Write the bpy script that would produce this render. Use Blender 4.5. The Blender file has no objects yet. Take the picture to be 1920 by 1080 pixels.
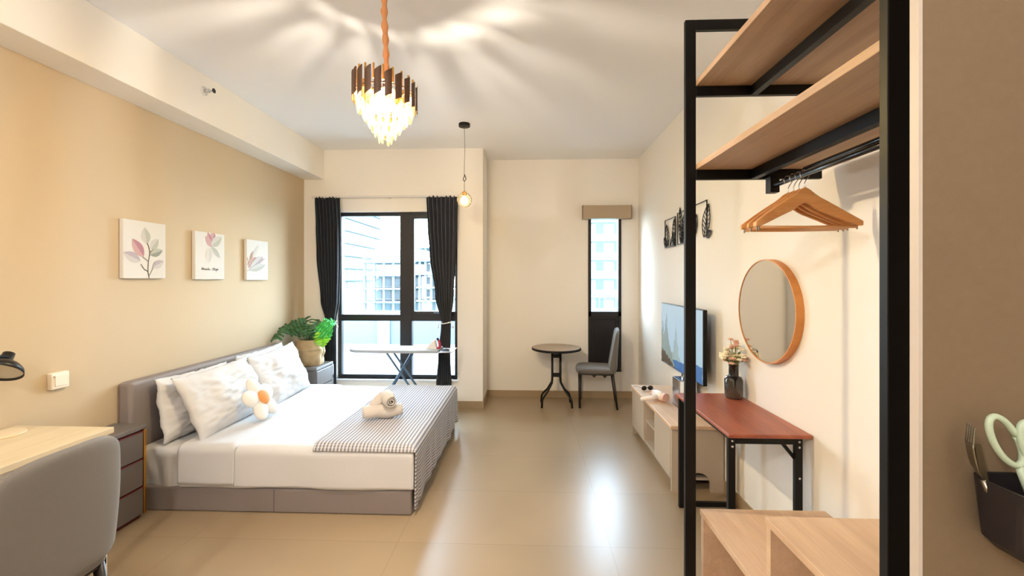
import bpy, math, random
from mathutils import Vector, Matrix, noise
random.seed(7)
PI = math.pi
sin, cos = math.sin, math.cos
scn = bpy.context.scene
C = scn.collection

# ---------------------------------------------------------------- camera, world, light, exposure
cd = bpy.data.cameras.new('camera'); cam = bpy.data.objects.new('camera', cd); C.objects.link(cam)
cam.location = (0, 0, 1.5); cam.rotation_euler = (PI/2, 0, math.atan(30/800.))
cd.sensor_fit = 'HORIZONTAL'; cd.sensor_width = 36; cd.lens = 36*800/1920.
cd.shift_x = 0; cd.shift_y = -18/1920.; cd.clip_start = .02; cd.clip_end = 600
scn.camera = cam
vs = scn.view_settings
vs.view_transform = 'Standard'; vs.look = 'None'; vs.gamma = 1; vs.use_curve_mapping = False
vs.exposure = 1.0
scn.cycles.use_denoising = True
scn.cycles.max_bounces = 12; scn.cycles.diffuse_bounces = 7; scn.cycles.glossy_bounces = 4
scn.cycles.transmission_bounces = 6; scn.cycles.transparent_max_bounces = 24
scn.cycles.sample_clamp_indirect = 6
scn.cycles.caustics_reflective = False; scn.cycles.caustics_refractive = False
SKY = 14.0; SUNW = .5; CHAND = 110; PEND = 20; FILL = 85

w = bpy.data.worlds.new('sky'); scn.world = w; w.use_nodes = True
nt = w.node_tree; nt.nodes.clear()
o_ = nt.nodes.new('ShaderNodeOutputWorld'); bg = nt.nodes.new('ShaderNodeBackground')
tc = nt.nodes.new('ShaderNodeTexCoord'); sp = nt.nodes.new('ShaderNodeSeparateXYZ'); rp = nt.nodes.new('ShaderNodeValToRGB')
rp.color_ramp.elements[0].position = 0.0; rp.color_ramp.elements[0].color = (.86, .94, 1, 1)
rp.color_ramp.elements[1].position = .7; rp.color_ramp.elements[1].color = (.55, .76, 1, 1)
nt.links.new(tc.outputs['Generated'], sp.inputs[0]); nt.links.new(sp.outputs['Z'], rp.inputs[0])
nt.links.new(rp.outputs[0], bg.inputs[0]); bg.inputs[1].default_value = SKY
nt.links.new(bg.outputs[0], o_.inputs[0])

def light(name, typ, loc, power, color, rot=(0, 0, 0), **kw):
    d = bpy.data.lights.new(name, typ); d.energy = power; d.color = color
    for k, v in kw.items(): setattr(d, k, v)
    o = bpy.data.objects.new(name, d); C.objects.link(o); o.location = loc; o.rotation_euler = rot
    return o
light('sun', 'SUN', (0, 0, 20), SUNW, (1, .96, .9), (math.radians(48), 0, math.radians(-25)), angle=.01)
for nm, cx, cz, sx, sz, yy in (('window_portal', -1.53, 1.3, 1.42, 1.94, 4.98), ('narrow_window_portal', .962, 1.65, .42, 1.2, 5.47)):
    p = light(nm, 'AREA', (cx, yy, cz), 1, (1, 1, 1), (-PI/2, 0, 0), shape='RECTANGLE', size=sx, size_y=sz)
    p.data.cycles.is_portal = True

# ---------------------------------------------------------------- materials
def lin(h):
    h = h.lstrip('#'); r = []
    for i in (0, 2, 4):
        c = int(h[i:i+2], 16)/255.
        r.append(c/12.92 if c <= .04045 else ((c+.055)/1.055)**2.4)
    return (*r, 1)
MATS = {}
def P(name, col, rough=.6, metal=0, spec=.5, bump=0, bscale=200, emit=None, es=0, coat=0, sheen=0, var=0, vscale=6, trans=0):
    if name in MATS: return MATS[name]
    m = bpy.data.materials.new(name); m.use_nodes = True; n = m.node_tree; b = n.nodes['Principled BSDF']
    b.inputs['Base Color'].default_value = lin(col); b.inputs['Roughness'].default_value = rough
    b.inputs['Metallic'].default_value = metal; b.inputs['Specular IOR Level'].default_value = spec
    b.inputs['Coat Weight'].default_value = coat; b.inputs['Sheen Weight'].default_value = sheen
    b.inputs['Transmission Weight'].default_value = trans
    if emit: b.inputs['Emission Color'].default_value = lin(emit); b.inputs['Emission Strength'].default_value = es
    t = n.nodes.new('ShaderNodeTexCoord')
    if var:
        no = n.nodes.new('ShaderNodeTexNoise'); no.inputs['Scale'].default_value = vscale; no.inputs['Detail'].default_value = 4
        n.links.new(t.outputs['Object'], no.inputs['Vector'])
        mx = n.nodes.new('ShaderNodeMix'); mx.data_type = 'RGBA'
        c = lin(col); mx.inputs[6].default_value = tuple(v*(1-var) for v in c[:3])+(1,); mx.inputs[7].default_value = tuple(min(1, v*(1+var)) for v in c[:3])+(1,)
        n.links.new(no.outputs[0], mx.inputs[0]); n.links.new(mx.outputs[2], b.inputs['Base Color'])
    if bump:
        no = n.nodes.new('ShaderNodeTexNoise'); no.inputs['Scale'].default_value = bscale; no.inputs['Detail'].default_value = 3
        n.links.new(t.outputs['Object'], no.inputs['Vector'])
        bp = n.nodes.new('ShaderNodeBump'); bp.inputs['Strength'].default_value = bump; bp.inputs['Distance'].default_value = .002
        n.links.new(no.outputs[0], bp.inputs['Height']); n.links.new(bp.outputs[0], b.inputs['Normal'])
    MATS[name] = m; return m
def wood(name, c1, c2, axis=1, rough=.45, scale=14, stretch=14, seed=0):
    if name in MATS: return MATS[name]
    m = bpy.data.materials.new(name); m.use_nodes = True; n = m.node_tree; b = n.nodes['Principled BSDF']
    t = n.nodes.new('ShaderNodeTexCoord'); mp = n.nodes.new('ShaderNodeMapping')
    s = [scale]*3; s[axis] = scale/stretch; mp.inputs['Scale'].default_value = s; mp.inputs['Location'].default_value = (seed, seed*2, seed*3)
    no = n.nodes.new('ShaderNodeTexNoise'); no.inputs['Scale'].default_value = 1; no.inputs['Detail'].default_value = 6; no.inputs['Distortion'].default_value = .6
    no2 = n.nodes.new('ShaderNodeTexNoise'); no2.inputs['Scale'].default_value = 9; no2.inputs['Detail'].default_value = 3
    n.links.new(t.outputs['Object'], mp.inputs[0]); n.links.new(mp.outputs[0], no.inputs['Vector']); n.links.new(mp.outputs[0], no2.inputs['Vector'])
    ad = n.nodes.new('ShaderNodeMath'); ad.operation = 'MULTIPLY_ADD'; ad.inputs[1].default_value = .35
    n.links.new(no2.outputs[0], ad.inputs[0]); n.links.new(no.outputs[0], ad.inputs[2])
    r = n.nodes.new('ShaderNodeValToRGB'); r.color_ramp.elements[0].position = .48; r.color_ramp.elements[1].position = .85
    r.color_ramp.elements[0].color = lin(c1); r.color_ramp.elements[1].color = lin(c2)
    n.links.new(ad.outputs[0], r.inputs[0]); n.links.new(r.outputs[0], b.inputs['Base Color'])
    b.inputs['Roughness'].default_value = rough; MATS[name] = m; return m
def emis(name, col, s):
    if name in MATS: return MATS[name]
    m = bpy.data.materials.new(name); m.use_nodes = True; n = m.node_tree; n.nodes.clear()
    o = n.nodes.new('ShaderNodeOutputMaterial'); e = n.nodes.new('ShaderNodeEmission'); e.inputs[0].default_value = lin(col); e.inputs[1].default_value = s
    n.links.new(e.outputs[0], o.inputs[0]); MATS[name] = m; return m
def clear(name, tint, gloss=.12, diff=0, rough=.05, facing=True):   # thin clear glass or crystal: transparent + mirror film (+ a little scatter)
    if name in MATS: return MATS[name]
    m = bpy.data.materials.new(name); m.use_nodes = True; n = m.node_tree; n.nodes.clear()
    o = n.nodes.new('ShaderNodeOutputMaterial'); t = n.nodes.new('ShaderNodeBsdfTransparent'); g = n.nodes.new('ShaderNodeBsdfGlossy')
    t.inputs[0].default_value = lin(tint); g.inputs['Roughness'].default_value = rough; g.inputs[0].default_value = (1, 1, 1, 1)
    mx = n.nodes.new('ShaderNodeMixShader'); f = n.nodes.new('ShaderNodeLayerWeight'); f.inputs[0].default_value = gloss
    n.links.new(f.outputs['Fresnel'], mx.inputs[0]); n.links.new(t.outputs[0], mx.inputs[1]); n.links.new(g.outputs[0], mx.inputs[2])
    last = mx
    if diff:
        d = n.nodes.new('ShaderNodeBsdfTranslucent'); d.inputs[0].default_value = lin(tint)
        m2 = n.nodes.new('ShaderNodeMixShader'); m2.inputs[0].default_value = diff
        n.links.new(mx.outputs[0], m2.inputs[1]); n.links.new(d.outputs[0], m2.inputs[2]); last = m2
    n.links.new(last.outputs[0], o.inputs[0]); MATS[name] = m; return m

def floor_mat():
    m = bpy.data.materials.new('floor_tile'); m.use_nodes = True; n = m.node_tree; b = n.nodes['Principled BSDF']
    t = n.nodes.new('ShaderNodeTexCoord'); mp = n.nodes.new('ShaderNodeMapping'); mp.inputs['Location'].default_value = (.74, 0, 0)
    br = n.nodes.new('ShaderNodeTexBrick'); br.offset = 0; br.squash = 1
    br.inputs['Scale'].default_value = 1; br.inputs['Brick Width'].default_value = 1.2; br.inputs['Row Height'].default_value = .6
    br.inputs['Mortar Size'].default_value = .0016; br.inputs['Mortar Smooth'].default_value = .2
    br.inputs['Color1'].default_value = lin('#988468'); br.inputs['Color2'].default_value = lin('#9c876b'); br.inputs['Mortar'].default_value = lin('#816f54')
    n.links.new(t.outputs['Object'], mp.inputs[0]); n.links.new(mp.outputs[0], br.inputs['Vector'])
    no = n.nodes.new('ShaderNodeTexNoise'); no.inputs['Scale'].default_value = 3; no.inputs['Detail'].default_value = 6
    n.links.new(t.outputs['Object'], no.inputs['Vector'])
    mx = n.nodes.new('ShaderNodeMix'); mx.data_type = 'RGBA'; mx.blend_type = 'MULTIPLY'; mx.inputs[0].default_value = 1
    r = n.nodes.new('ShaderNodeMapRange'); r.inputs[3].default_value = .92; r.inputs[4].default_value = 1.06
    n.links.new(no.outputs[0], r.inputs[0]); n.links.new(r.outputs[0], mx.inputs[7]); n.links.new(br.outputs[0], mx.inputs[6])
    n.links.new(mx.outputs[2], b.inputs['Base Color'])
    b.inputs['Roughness'].default_value = .31; b.inputs['Specular IOR Level'].default_value = .8
    MATS['floor_tile'] = m; return m

M_WHITE = P('white_paint', '#ebe6dd', .75, bump=.05, bscale=90)
M_CEIL = P('ceiling_paint', '#ececec', .8)
M_BEIGE = P('beige_paint', '#c4b092', .75, bump=.06, bscale=120)
M_TAN = P('tan_paint', '#705e47', .75, bump=.3, bscale=260, var=.06, vscale=60)
M_SKIRT = P('skirting_tile', '#a08a6c', .35)
M_BLACK = P('black_metal', '#070605', .45, spec=.3)
M_FRAMEB = P('black_frame', '#120f10', .4)
M_GREY = P('grey_upholstery', '#68625b', .85, bump=.4, bscale=700, sheen=.2, var=.05, vscale=90)
M_TAUPE = P('taupe_leatherette', '#817773', .6, bump=.2, bscale=300, var=.03)
M_SHEET = P('white_cotton', '#cdcccc', .85, bump=.15, bscale=60, sheen=.1)
M_CHROME = P('chrome', '#c9c9cc', .22, metal=1)
M_GOLD = P('gold_metal', '#d8a050', .25, metal=1)
M_NIGHT = P('nightstand_grey', '#625b57', .5, bump=.15, bscale=400)
M_RED = P('burgundy_edge', '#5b1c20', .4)
M_REDWOOD = wood('red_wood', '#86422f', '#a85f42', 1, .38, 10, 12)
M_OAK = wood('light_oak', '#c2a184', '#d6b898', 1, .5, 14, 14, 3)
M_OAKD = wood('desk_maple', '#c8b694', '#d8c8a8', 1, .5, 10, 14, 5)
M_SHELFW = wood('shelf_wood', '#a98c72', '#bd9f82', 1, .5, 18, 18, 8)
M_HANG = wood('hanger_wood', '#c08048', '#d9a063', 0, .3, 20, 10, 2)
M_CONS = P('console_grey', '#b3a593', .5, var=.03, vscale=20)
M_GLASS = clear('window_glass', '#fbffff', .04)

# ---------------------------------------------------------------- geometry helpers
class MB:
    def __init__(s): s.v = []; s.f = []; s.m = []; s.uv = None
    def add(s, vs_, fs, mi=0):
        k = len(s.v); s.v += [tuple(p) for p in vs_]; s.f += [tuple(i+k for i in f) for f in fs]; s.m += [mi]*len(fs); return s
    def box(s, x0, x1, y0, y1, z0, z1, mi=0):
        v = [(x, y, z) for z in (z0, z1) for y in (y0, y1) for x in (x0, x1)]
        return s.add(v, [(0, 2, 3, 1), (4, 5, 7, 6), (0, 1, 5, 4), (2, 6, 7, 3), (0, 4, 6, 2), (1, 3, 7, 5)], mi)
    def tube(s, path, r, n=10, mi=0, cap=True):
        path = [Vector(p) for p in path]; rs = r if isinstance(r, (list, tuple)) else [r]*len(path)
        rings = []; up = None
        for i, p in enumerate(path):
            d = (path[min(i+1, len(path)-1)]-path[max(i-1, 0)])
            if d.length < 1e-9: d = Vector((0, 0, 1))
            d.normalize()
            if up is None: up = d.orthogonal().normalized()
            else:
                up = up-d*up.dot(d); up = up.normalized() if up.length > 1e-6 else d.orthogonal().normalized()
            q = d.cross(up)
            rings.append([p+(up*cos(2*PI*k/n)+q*sin(2*PI*k/n))*rs[i] for k in range(n)])
        v = [p for R in rings for p in R]; f = []
        for i in range(len(rings)-1):
            for k in range(n):
                a = i*n+k; b = i*n+(k+1) % n; f.append((a, b, b+n, a+n))
        if cap: f.append(tuple(range(n-1, -1, -1))); f.append(tuple(range((len(rings)-1)*n, len(rings)*n)))
        return s.add(v, f, mi)
    def bar(s, a, b, wx, wy=None, mi=0):           # square tube from a to b
        a = Vector(a); b = Vector(b); d = (b-a).normalized(); wy = wy or wx
        u = Vector((0, 0, 1)).cross(d)
        u = Vector((1, 0, 0)) if u.length < 1e-4 else u.normalized()
        q = d.cross(u)
        v = [p+u*i*wx/2+q*j*wy/2 for p in (a, b) for i, j in ((-1, -1), (1, -1), (1, 1), (-1, 1))]
        return s.add(v, [(3, 2, 1, 0), (4, 5, 6, 7), (0, 1, 5, 4), (1, 2, 6, 5), (2, 3, 7, 6), (3, 0, 4, 7)], mi)
    def lathe(s, prof, c=(0, 0, 0), n=32, mi=0, axis='z'):
        v = []; f = []
        for r, z in prof:
            for k in range(n):
                a = 2*PI*k/n
                p = (r*cos(a), r*sin(a), z)
                if axis == 'x': p = (z, r*cos(a), r*sin(a))
                if axis == 'y': p = (r*cos(a), z, r*sin(a))
                v.append((c[0]+p[0], c[1]+p[1], c[2]+p[2]))
        for i in range(len(prof)-1):
            for k in range(n):
                a = i*n+k; b = i*n+(k+1) % n; f.append((a, b, b+n, a+n))
        f.append(tuple(range(n-1, -1, -1))) ; f.append(tuple(range((len(prof)-1)*n, len(prof)*n)))
        return s.add(v, f, mi)
    def ell(s, c, r, n=16, m=10, mi=0, M=None, warp=None):
        v = []; f = []
        for j in range(m+1):
            t = PI*j/m
            for k in range(n):
                a = 2*PI*k/n; p = Vector((r[0]*sin(t)*cos(a), r[1]*sin(t)*sin(a), r[2]*cos(t)))
                if warp: p = warp(p)
                if M: p = M @ p
                v.append(p+Vector(c))
        for j in range(m):
            for k in range(n):
                a = j*n+k; b = j*n+(k+1) % n; f.append((a, a+n, b+n, b))
        return s.add(v, f, mi)
    def grid(s, fn, nu, nv, mi=0, closed_u=False, uvfn=None):
        v = [fn(i/nu, j/nv) for j in range(nv+1) for i in range(nu+1)]; f = []
        for j in range(nv):
            for i in range(nu):
                a = j*(nu+1)+i; f.append((a, a+1, a+nu+2, a+nu+1))
        if uvfn: s.uv = [uvfn(i/nu, j/nv) for j in range(nv+1) for i in range(nu+1)]
        return s.add(v, f, mi)
    def prism(s, poly, z0, z1, fn=lambda a, b, c: (a, b, c), mi=0):   # poly in (a,b), extruded along c
        n = len(poly); v = [fn(a, b, z0) for a, b in poly]+[fn(a, b, z1) for a, b in poly]
        f = [tuple(range(n-1, -1, -1)), tuple(range(n, 2*n))]+[(i, (i+1) % n, (i+1) % n+n, i+n) for i in range(n)]
        return s.add(v, f, mi)
    def build(s, name, mats, parent=None, smooth=False, bevel=0, seg=2, solid=0, subsurf=0, off=0, weld=False, autosm=None):
        me = bpy.data.meshes.new(name); me.from_pydata(s.v, [], s.f); me.update()
        if not isinstance(mats, (list, tuple)): mats = [mats]
        for m in mats: me.materials.append(m)
        for p, mi in zip(me.polygons, s.m): p.material_index = mi; p.use_smooth = smooth
        if s.uv:
            L = me.uv_layers.new(name='cloth')
            for lp in me.loops: L.data[lp.index].uv = s.uv[lp.vertex_index]
        import bmesh
        b = bmesh.new(); b.from_mesh(me)
        if weld: bmesh.ops.remove_doubles(b, verts=b.verts, dist=1e-5)
        bmesh.ops.recalc_face_normals(b, faces=b.faces); b.to_mesh(me); b.free()
        o = bpy.data.objects.new(name, me); C.objects.link(o)
        if parent: o.parent = parent
        if solid: d = o.modifiers.new('solid', 'SOLIDIFY'); d.thickness = solid; d.offset = off
        if bevel: d = o.modifiers.new('bevel', 'BEVEL'); d.width = bevel; d.segments = seg; d.limit_method = 'ANGLE'; d.angle_limit = math.radians(50)
        if subsurf: d = o.modifiers.new('sub', 'SUBSURF'); d.levels = subsurf; d.render_levels = subsurf
        return o
def bx(*a, mi=0): return MB().box(*a, mi=mi)
def tag(o, label, cat, group=None, kind=None):
    o['label'] = label; o['category'] = cat
    if group: o['group'] = group
    if kind: o['kind'] = kind
    return o
def thing(name, label, cat, loc=(0, 0, 0), rz=0, group=None):
    o = bpy.data.objects.new(name, None); C.objects.link(o); o.location = loc; o.rotation_euler = (0, 0, rz); o.empty_display_size = .1
    return tag(o, label, cat, group)
def struct(name, mb, m, bevel=0, parent=None):
    o = mb.build(name, m, parent, bevel=bevel)
    if not parent: o['kind'] = 'structure'
    return o
def arc(c, r, a0, a1, n, fn): return [fn(c[0]+r*cos(a0+(a1-a0)*i/n), c[1]+r*sin(a0+(a1-a0)*i/n)) for i in range(n+1)]
def copy_tree(o, parent=None):
    c = o.copy(); C.objects.link(c)
    if parent: c.parent = parent
    for ch in [x for x in bpy.data.objects if x.parent == o]: copy_tree(ch, c)
    return c

# ---------------------------------------------------------------- the room
XL, XR, YW, YB, YR, H = -2.62, 1.38, 4.90, 5.40, -2.6, 3.0
struct('floor', bx(XL-.1, XR+.1, YR-.1, YB+.1, -.06, 0), floor_mat())
struct('ceiling', bx(XL-.1, XR+.1, YR-.1, YB+.1, H, H+.1), M_CEIL)
struct('wall_left', bx(XL-.12, XL, YR-.1, YW+.1, 0, H), M_BEIGE)
struct('wall_right', bx(XR, XR+.12, YR-.1, YB+.1, 0, H), M_WHITE)
struct('wall_rear', bx(XL, XR, YR-.1, YR, 0, H), M_WHITE)
struct('trim_1', bx(XL, -2.38, YR, YW, 2.655, H), M_WHITE, .004)             # the beam along the left wall
X0, X1, Z0, Z1 = -2.24, -.815, .33, 2.275
b = MB().box(XL, X0, YW, YW+.18, 0, H).box(X1, -.52, YW, YW+.18, 0, H).box(X0, X1, YW, YW+.18, 0, Z0).box(X0, X1, YW, YW+.18, Z1, H)
b.box(-.7, -.52, YW+.18, YB+.12, 0, H)
struct('wall_back', b, M_WHITE)
A0, A1, B0, B1 = .756, 1.168, .33, 2.35
b = MB().box(-.52, A0, YB, YB+.12, 0, H).box(A1, XR, YB, YB+.12, 0, H).box(A0, A1, YB, YB+.12, 0, B0).box(A0, A1, YB, YB+.12, B1, H)
struct('wall_alcove', b, M_WHITE)
struct('baseboard_back', bx(XL, -.51, YW-.01, YW, 0, .085), M_SKIRT)
struct('baseboard_alcove', MB().box(-.52, XR, YB-.01, YB, 0, .085).box(-.52, -.51, YW, YB, 0, .085), M_SKIRT)
struct('baseboard_right', bx(XR-.01, XR, .8, YB, 0, .085), M_SKIRT)
struct('baseboard_left', bx(XL, XL+.01, YR, YW, 0, .085), M_SKIRT)
struct('wall_partition', MB().box(.624, XR, .70, .714, 0, H), M_TAN)
struct('trim_2', bx(.618, .624, .699, .715, 0, H), P('edge_trim', '#bcb2a8', .5))   # pale edging on the partition's end

# window_1: two bays over two panes, black aluminium
FW = M_FRAMEB
def frame(mb, x0, x1, z0, z1, y0, y1, t):
    mb.box(x0, x1, y0, y1, z0, z0+t).box(x0, x1, y0, y1, z1-t, z1).box(x0, x0+t, y0, y1, z0+t, z1-t).box(x1-t, x1, y0, y1, z0+t, z1-t)
win = bpy.data.objects.new('window_1', None); C.objects.link(win); win['kind'] = 'structure'
f = MB(); yf0, yf1 = YW+.06, YW+.12
frame(f, X0, X1, Z0, Z1, yf0, yf1, .04)
f.box(-1.50, -1.36, yf0-.01, yf1+.01, Z0, Z1).box(X0, X1, yf0-.005, yf1, 1.0, 1.075)
o = f.build('window_frame', FW, win, bevel=.004)
f = MB(); frame(f, -1.375, X1+.02, 1.07, Z1-.03, yf0-.02, yf0+.03, .045)
f.box(-1.10, -1.02, yf0-.045, yf0-.015, 1.082, 1.1)
f.build('casement_sash', FW, win, bevel=.004)
for a in ((X0+.04, -1.5, 1.075, Z1-.04), (-1.36, X1-.04, 1.075, Z1-.04), (X0+.04, -1.5, Z0+.04, 1.0), (-1.36, X1-.04, Z0+.04, 1.0)):
    bx(a[0], a[1], YW+.088, YW+.092, a[2], a[3]).build('window_pane', M_GLASS, win)
bx(X0-.01, X1+.01, YW-.02, YW+.06, Z0-.025, Z0).build('window_sill', P('sill', '#dfe0e2', .4), win, bevel=.004)
# window_2: narrow, glass over a solid black panel
win2 = bpy.data.objects.new('window_2', None); C.objects.link(win2); win2['kind'] = 'structure'
f = MB(); frame(f, A0, A1, B0, B1, YB-.012, YB+.07, .038); f.box(A0, A1, YB-.012, YB+.07, 1.02, 1.085)
f.build('window_frame', FW, win2, bevel=.003)
f = MB(); f.box(A0+.038, A1-.038, YB+.02, YB+.04, B0+.03, 1.03)
frame(f, A0+.038, A1-.038, B0+.035, 1.02, YB+.0, YB+.03, .03)
f.build('lower_panel', P('black_panel', '#171213', .35), win2, bevel=.002)
bx(A0+.038, A1-.038, YB+.03, YB+.034, 1.085, B1-.04).build('window_pane', M_GLASS, win2)

# ---------------------------------------------------------------- outside
M_FACADE = P('facade_white', '#6c7073', .8); M_CONC = P('concrete_pale', '#596166', .8); M_BGLASS = P('facade_glass', '#2f4a59', .35)
M_TEAL = P('teal_fence', '#3a6a6c', .5)
struct('ground', bx(-300, 300, 10, 400, -14, -13.9), P('far_ground', '#6a8e8c', .9))
deck = struct('floor_terrace', bx(-9, 6, YB+.14, 9.0, -.12, .1), P('deck_concrete', '#74777a', .8, var=.22, vscale=1.6))
par = thing('parapet_wall', 'long pale blue grey parapet at the far edge of the terrace', 'parapet', (0, 9.0, .1))
bx(-9, 6, 0, .16, 0, .62).build('wall', P('parapet_blue', '#4b5668', .7), par)
bx(-9.05, 6.05, -.03, .19, .62, .70).build('coping', M_FACADE, par)
for px_ in (-8.2, -5.4, -3.2, -1.2, 1.6, 4.4): bx(px_, px_+.26, -.05, .0, 0, .62).build('pier', M_FACADE, par)
t = thing('metal_fence', 'teal barred fence seen through the narrow window', 'fence', (1.35, 8.6, .1))
for z in (.62, 1.06): bx(-.9, .9, 0, .03, z, z+.03).build('rail', M_TEAL, t)
for i in range(17): bx(-.9+i*.108, -.875+i*.108, .004, .026, 0, 1.08).build('bar', M_TEAL, t)

def tower(name, label, x0, x1, y0, y1, z0, z1, fl=3., bay=3.4, side='x', wallm=None, bandm=None, glassm=None):
    wallm = wallm or M_FACADE; glassm = glassm or M_BGLASS; bandm = bandm or P('tower_band', '#414c53', .8)
    t = thing(name, label, 'building', ((x0+x1)/2, (y0+y1)/2, z0)); ox, oy, oz = (x0+x1)/2, (y0+y1)/2, z0
    bx(x0-ox, x1-ox, y0-oy, y1-oy, 0, z1-oz).build('wall', wallm, t)
    n = int((z1-z0)/fl); ws = 0
    for k in range(n):
        z = k*fl
        if z+oz < -4: continue
        m = MB().box(x0-ox-.3, x1-ox+.5, y0-oy-.5, y1-oy+.3, z+fl-.25, z+fl); m.build('floor_slab', bandm, t)
        faces = []
        nb = int((x1-x0)/bay)
        for i in range(nb):
            if ws > 90: break
            a = x0-ox+(i+.22)*(x1-x0)/nb; bx(a, a+bay*.5, y0-oy-.08, y0-oy, z+.9, z+fl-.5).build('window', glassm, t); ws += 1
        if side == 'x':
            nb = int((y1-y0)/bay)
            for i in range(nb):
                if ws > 90: break
                a = y0-oy+(i+.22)*(y1-y0)/nb; bx(x1-ox, x1-ox+.08, a, a+bay*.5, z+.9, z+fl-.5).build('window', glassm, t); ws += 1
    return t
tower('apartment_tower', 'tall white apartment tower with pale floor bands, left in the big window', -58, -43.5, 100, 124, -13.9, 34, 3., 4.2)
tower('apartment_tower', 'white apartment block with blue glass seen in the narrow window', 9, 16.5, 60, 72, -13.9, 9.6, 2.6, 1.9, '', P('block_white', '#4e585d', .8), P('block_band', '#626a6e', .8), P('block_glass', '#14283a', .5))
t = thing('glass_tower', 'pale blue glass tower rising behind the block in the narrow window', 'building', (16, 110, -13.9))
bx(-6, 10, 0, 14, 0, 50).build('wall', P('tower_glass', '#2c5064', .5), t)
for k in range(13): bx(-6.2, 10.2, -.2, 0, 3.6*k+2, 3.6*k+2.5).build('floor_slab', M_FACADE, t)
# open concrete frame building under construction, gable on top
def skeleton(label, x0, x1, y0, y1, ztop, gable):
    t = thing('frame_building', label, 'building', (x0, y0, -13.9)); z0 = -13.9
    W = x1-x0; D = y1-y0
    bx(1.2, W-1.2, D*.5, D, 0, ztop-z0-3).build('wall', M_FACADE, t)
    k = ztop-z0; n = 0
    while k > 8:
        bx(-.4, W+.4, -.4, D, k-.35, k).build('floor_slab', P('slab_blue', '#3f4a66', .7) if n == 1 else M_CONC, t)
        k -= 2.9; n += 1
    for i in range(6):
        a = i*(W-.5)/5; bx(a, a+.5, 0, .5, 0, ztop-z0+(2.2 if i in (0, 5) else 0)).build('column', P('column_grey', '#4c585f', .7), t)
    for i in range(5):
        a = (i+.35)*(W-.5)/5
        for q in range(3): bx(a, a+1.3, D*.5-.1, D*.5, ztop-z0-5.4-2.9*q, ztop-z0-3.6-2.9*q).build('window', M_BGLASS, t)
    for z in (1., 2.1): bx(0, W, .1, .2, ztop-z0+z, ztop-z0+z+.12).build('scaffold_rail', P('rail_grey', '#4a545b', .6), t)
    if gable:
        g0, g1 = W*.12, W*.62; h = ztop-z0
        MB().prism([(g0, h), (g1, h), (g1-1, h+3.2), (g0+1, h+3.2)], 1, D-1, lambda a, b_, c: (a, c, b_)).build('roof', P('roof_pale', '#5f6a70', .7), t)
    return t
skeleton('pale unfinished concrete frame house with sloping roof, centre of the big window', -36, -24.8, 92, 104, 5.2, True)
skeleton('pale unfinished concrete frame building beside right curtain', -23.8, -17, 92, 104, 8.4, False)

# ---------------------------------------------------------------- bed
bed = thing('bed', 'queen bed with taupe padded headboard and base against the beige wall', 'bed', (-1.65, 3.46, 0))
def L(mb, o):   # world to local translation
    mb.v = [(a-o[0], b-o[1], c-o[2]) for a, b, c in mb.v]; return mb
bo = (-1.65, 3.46, 0)
L(MB().box(-2.52, -.735, 2.668, 4.26, .0, .155), bo).build('bed_base', M_TAUPE, bed, bevel=.012, seg=3)
L(MB().box(-1.625, -1.62, 2.6665, 2.67, .005, .15), bo).build('seam', P('seam', '#5d5350', .7), bed)
hb = L(MB().box(-2.615, -2.525, 2.62, 4.32, .0, .835), bo).build('headboard', M_TAUPE, bed, bevel=.025, seg=4)
for yy in (3.18, 3.75): L(MB().box(-2.527, -2.5235, yy-.003, yy+.003, .2, .81), bo).build('seam', P('seam', '#5d5350', .7), hb)
# rounded mattress with a fitted sheet, creased at the head end
def rbox(x0, x1, y0, y1, z0, z1, r, nu=60, nv=60):
    pass
def matt(u, v):
    # v runs around from near bottom over the top to far bottom
    per = [(.25, 0), (1.56, 0)]
    hgt = .245; wdt = 1.565; r = .05
    s = v*(2*hgt+wdt)
    x = -2.515+u*(1.775)
    if s < hgt: y, z = 0, s
    elif s < hgt+wdt: y, z = s-hgt, hgt
    else: y, z = wdt, hgt-(s-hgt-wdt)
    # round the corners
    def rc(y, z):
        for cy, sg in ((r, -1), (wdt-r, 1)):
            if (y-cy)*sg > 0 and z > hgt-r:
                d = Vector((y-cy, z-(hgt-r)))
                if d.length > 1e-6: d = d.normalized()*r; return cy+d.x, hgt-r+d.y
        return y, z
    y, z = rc(y, z)
    ny = -1 if s < hgt else (1 if s > hgt+wdt else 0)
    wr = noise.noise(Vector((x*9, z*5+x*6, 1.3)))*.045*max(0, min(1, (-2.1-x)/.2))
    return (x, 2.682+y+(ny*wr if ny else 0), .155+z)
m_ = MB().grid(matt, 90, 90)
m_.grid(lambda u, v: (-.742, 2.69+u*1.55, .155+v*.23), 2, 2).grid(lambda u, v: (-2.513, 2.69+u*1.55, .155+v*.23), 2, 2)
L(m_, bo).build('mattress', M_SHEET, bed, smooth=True)

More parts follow.
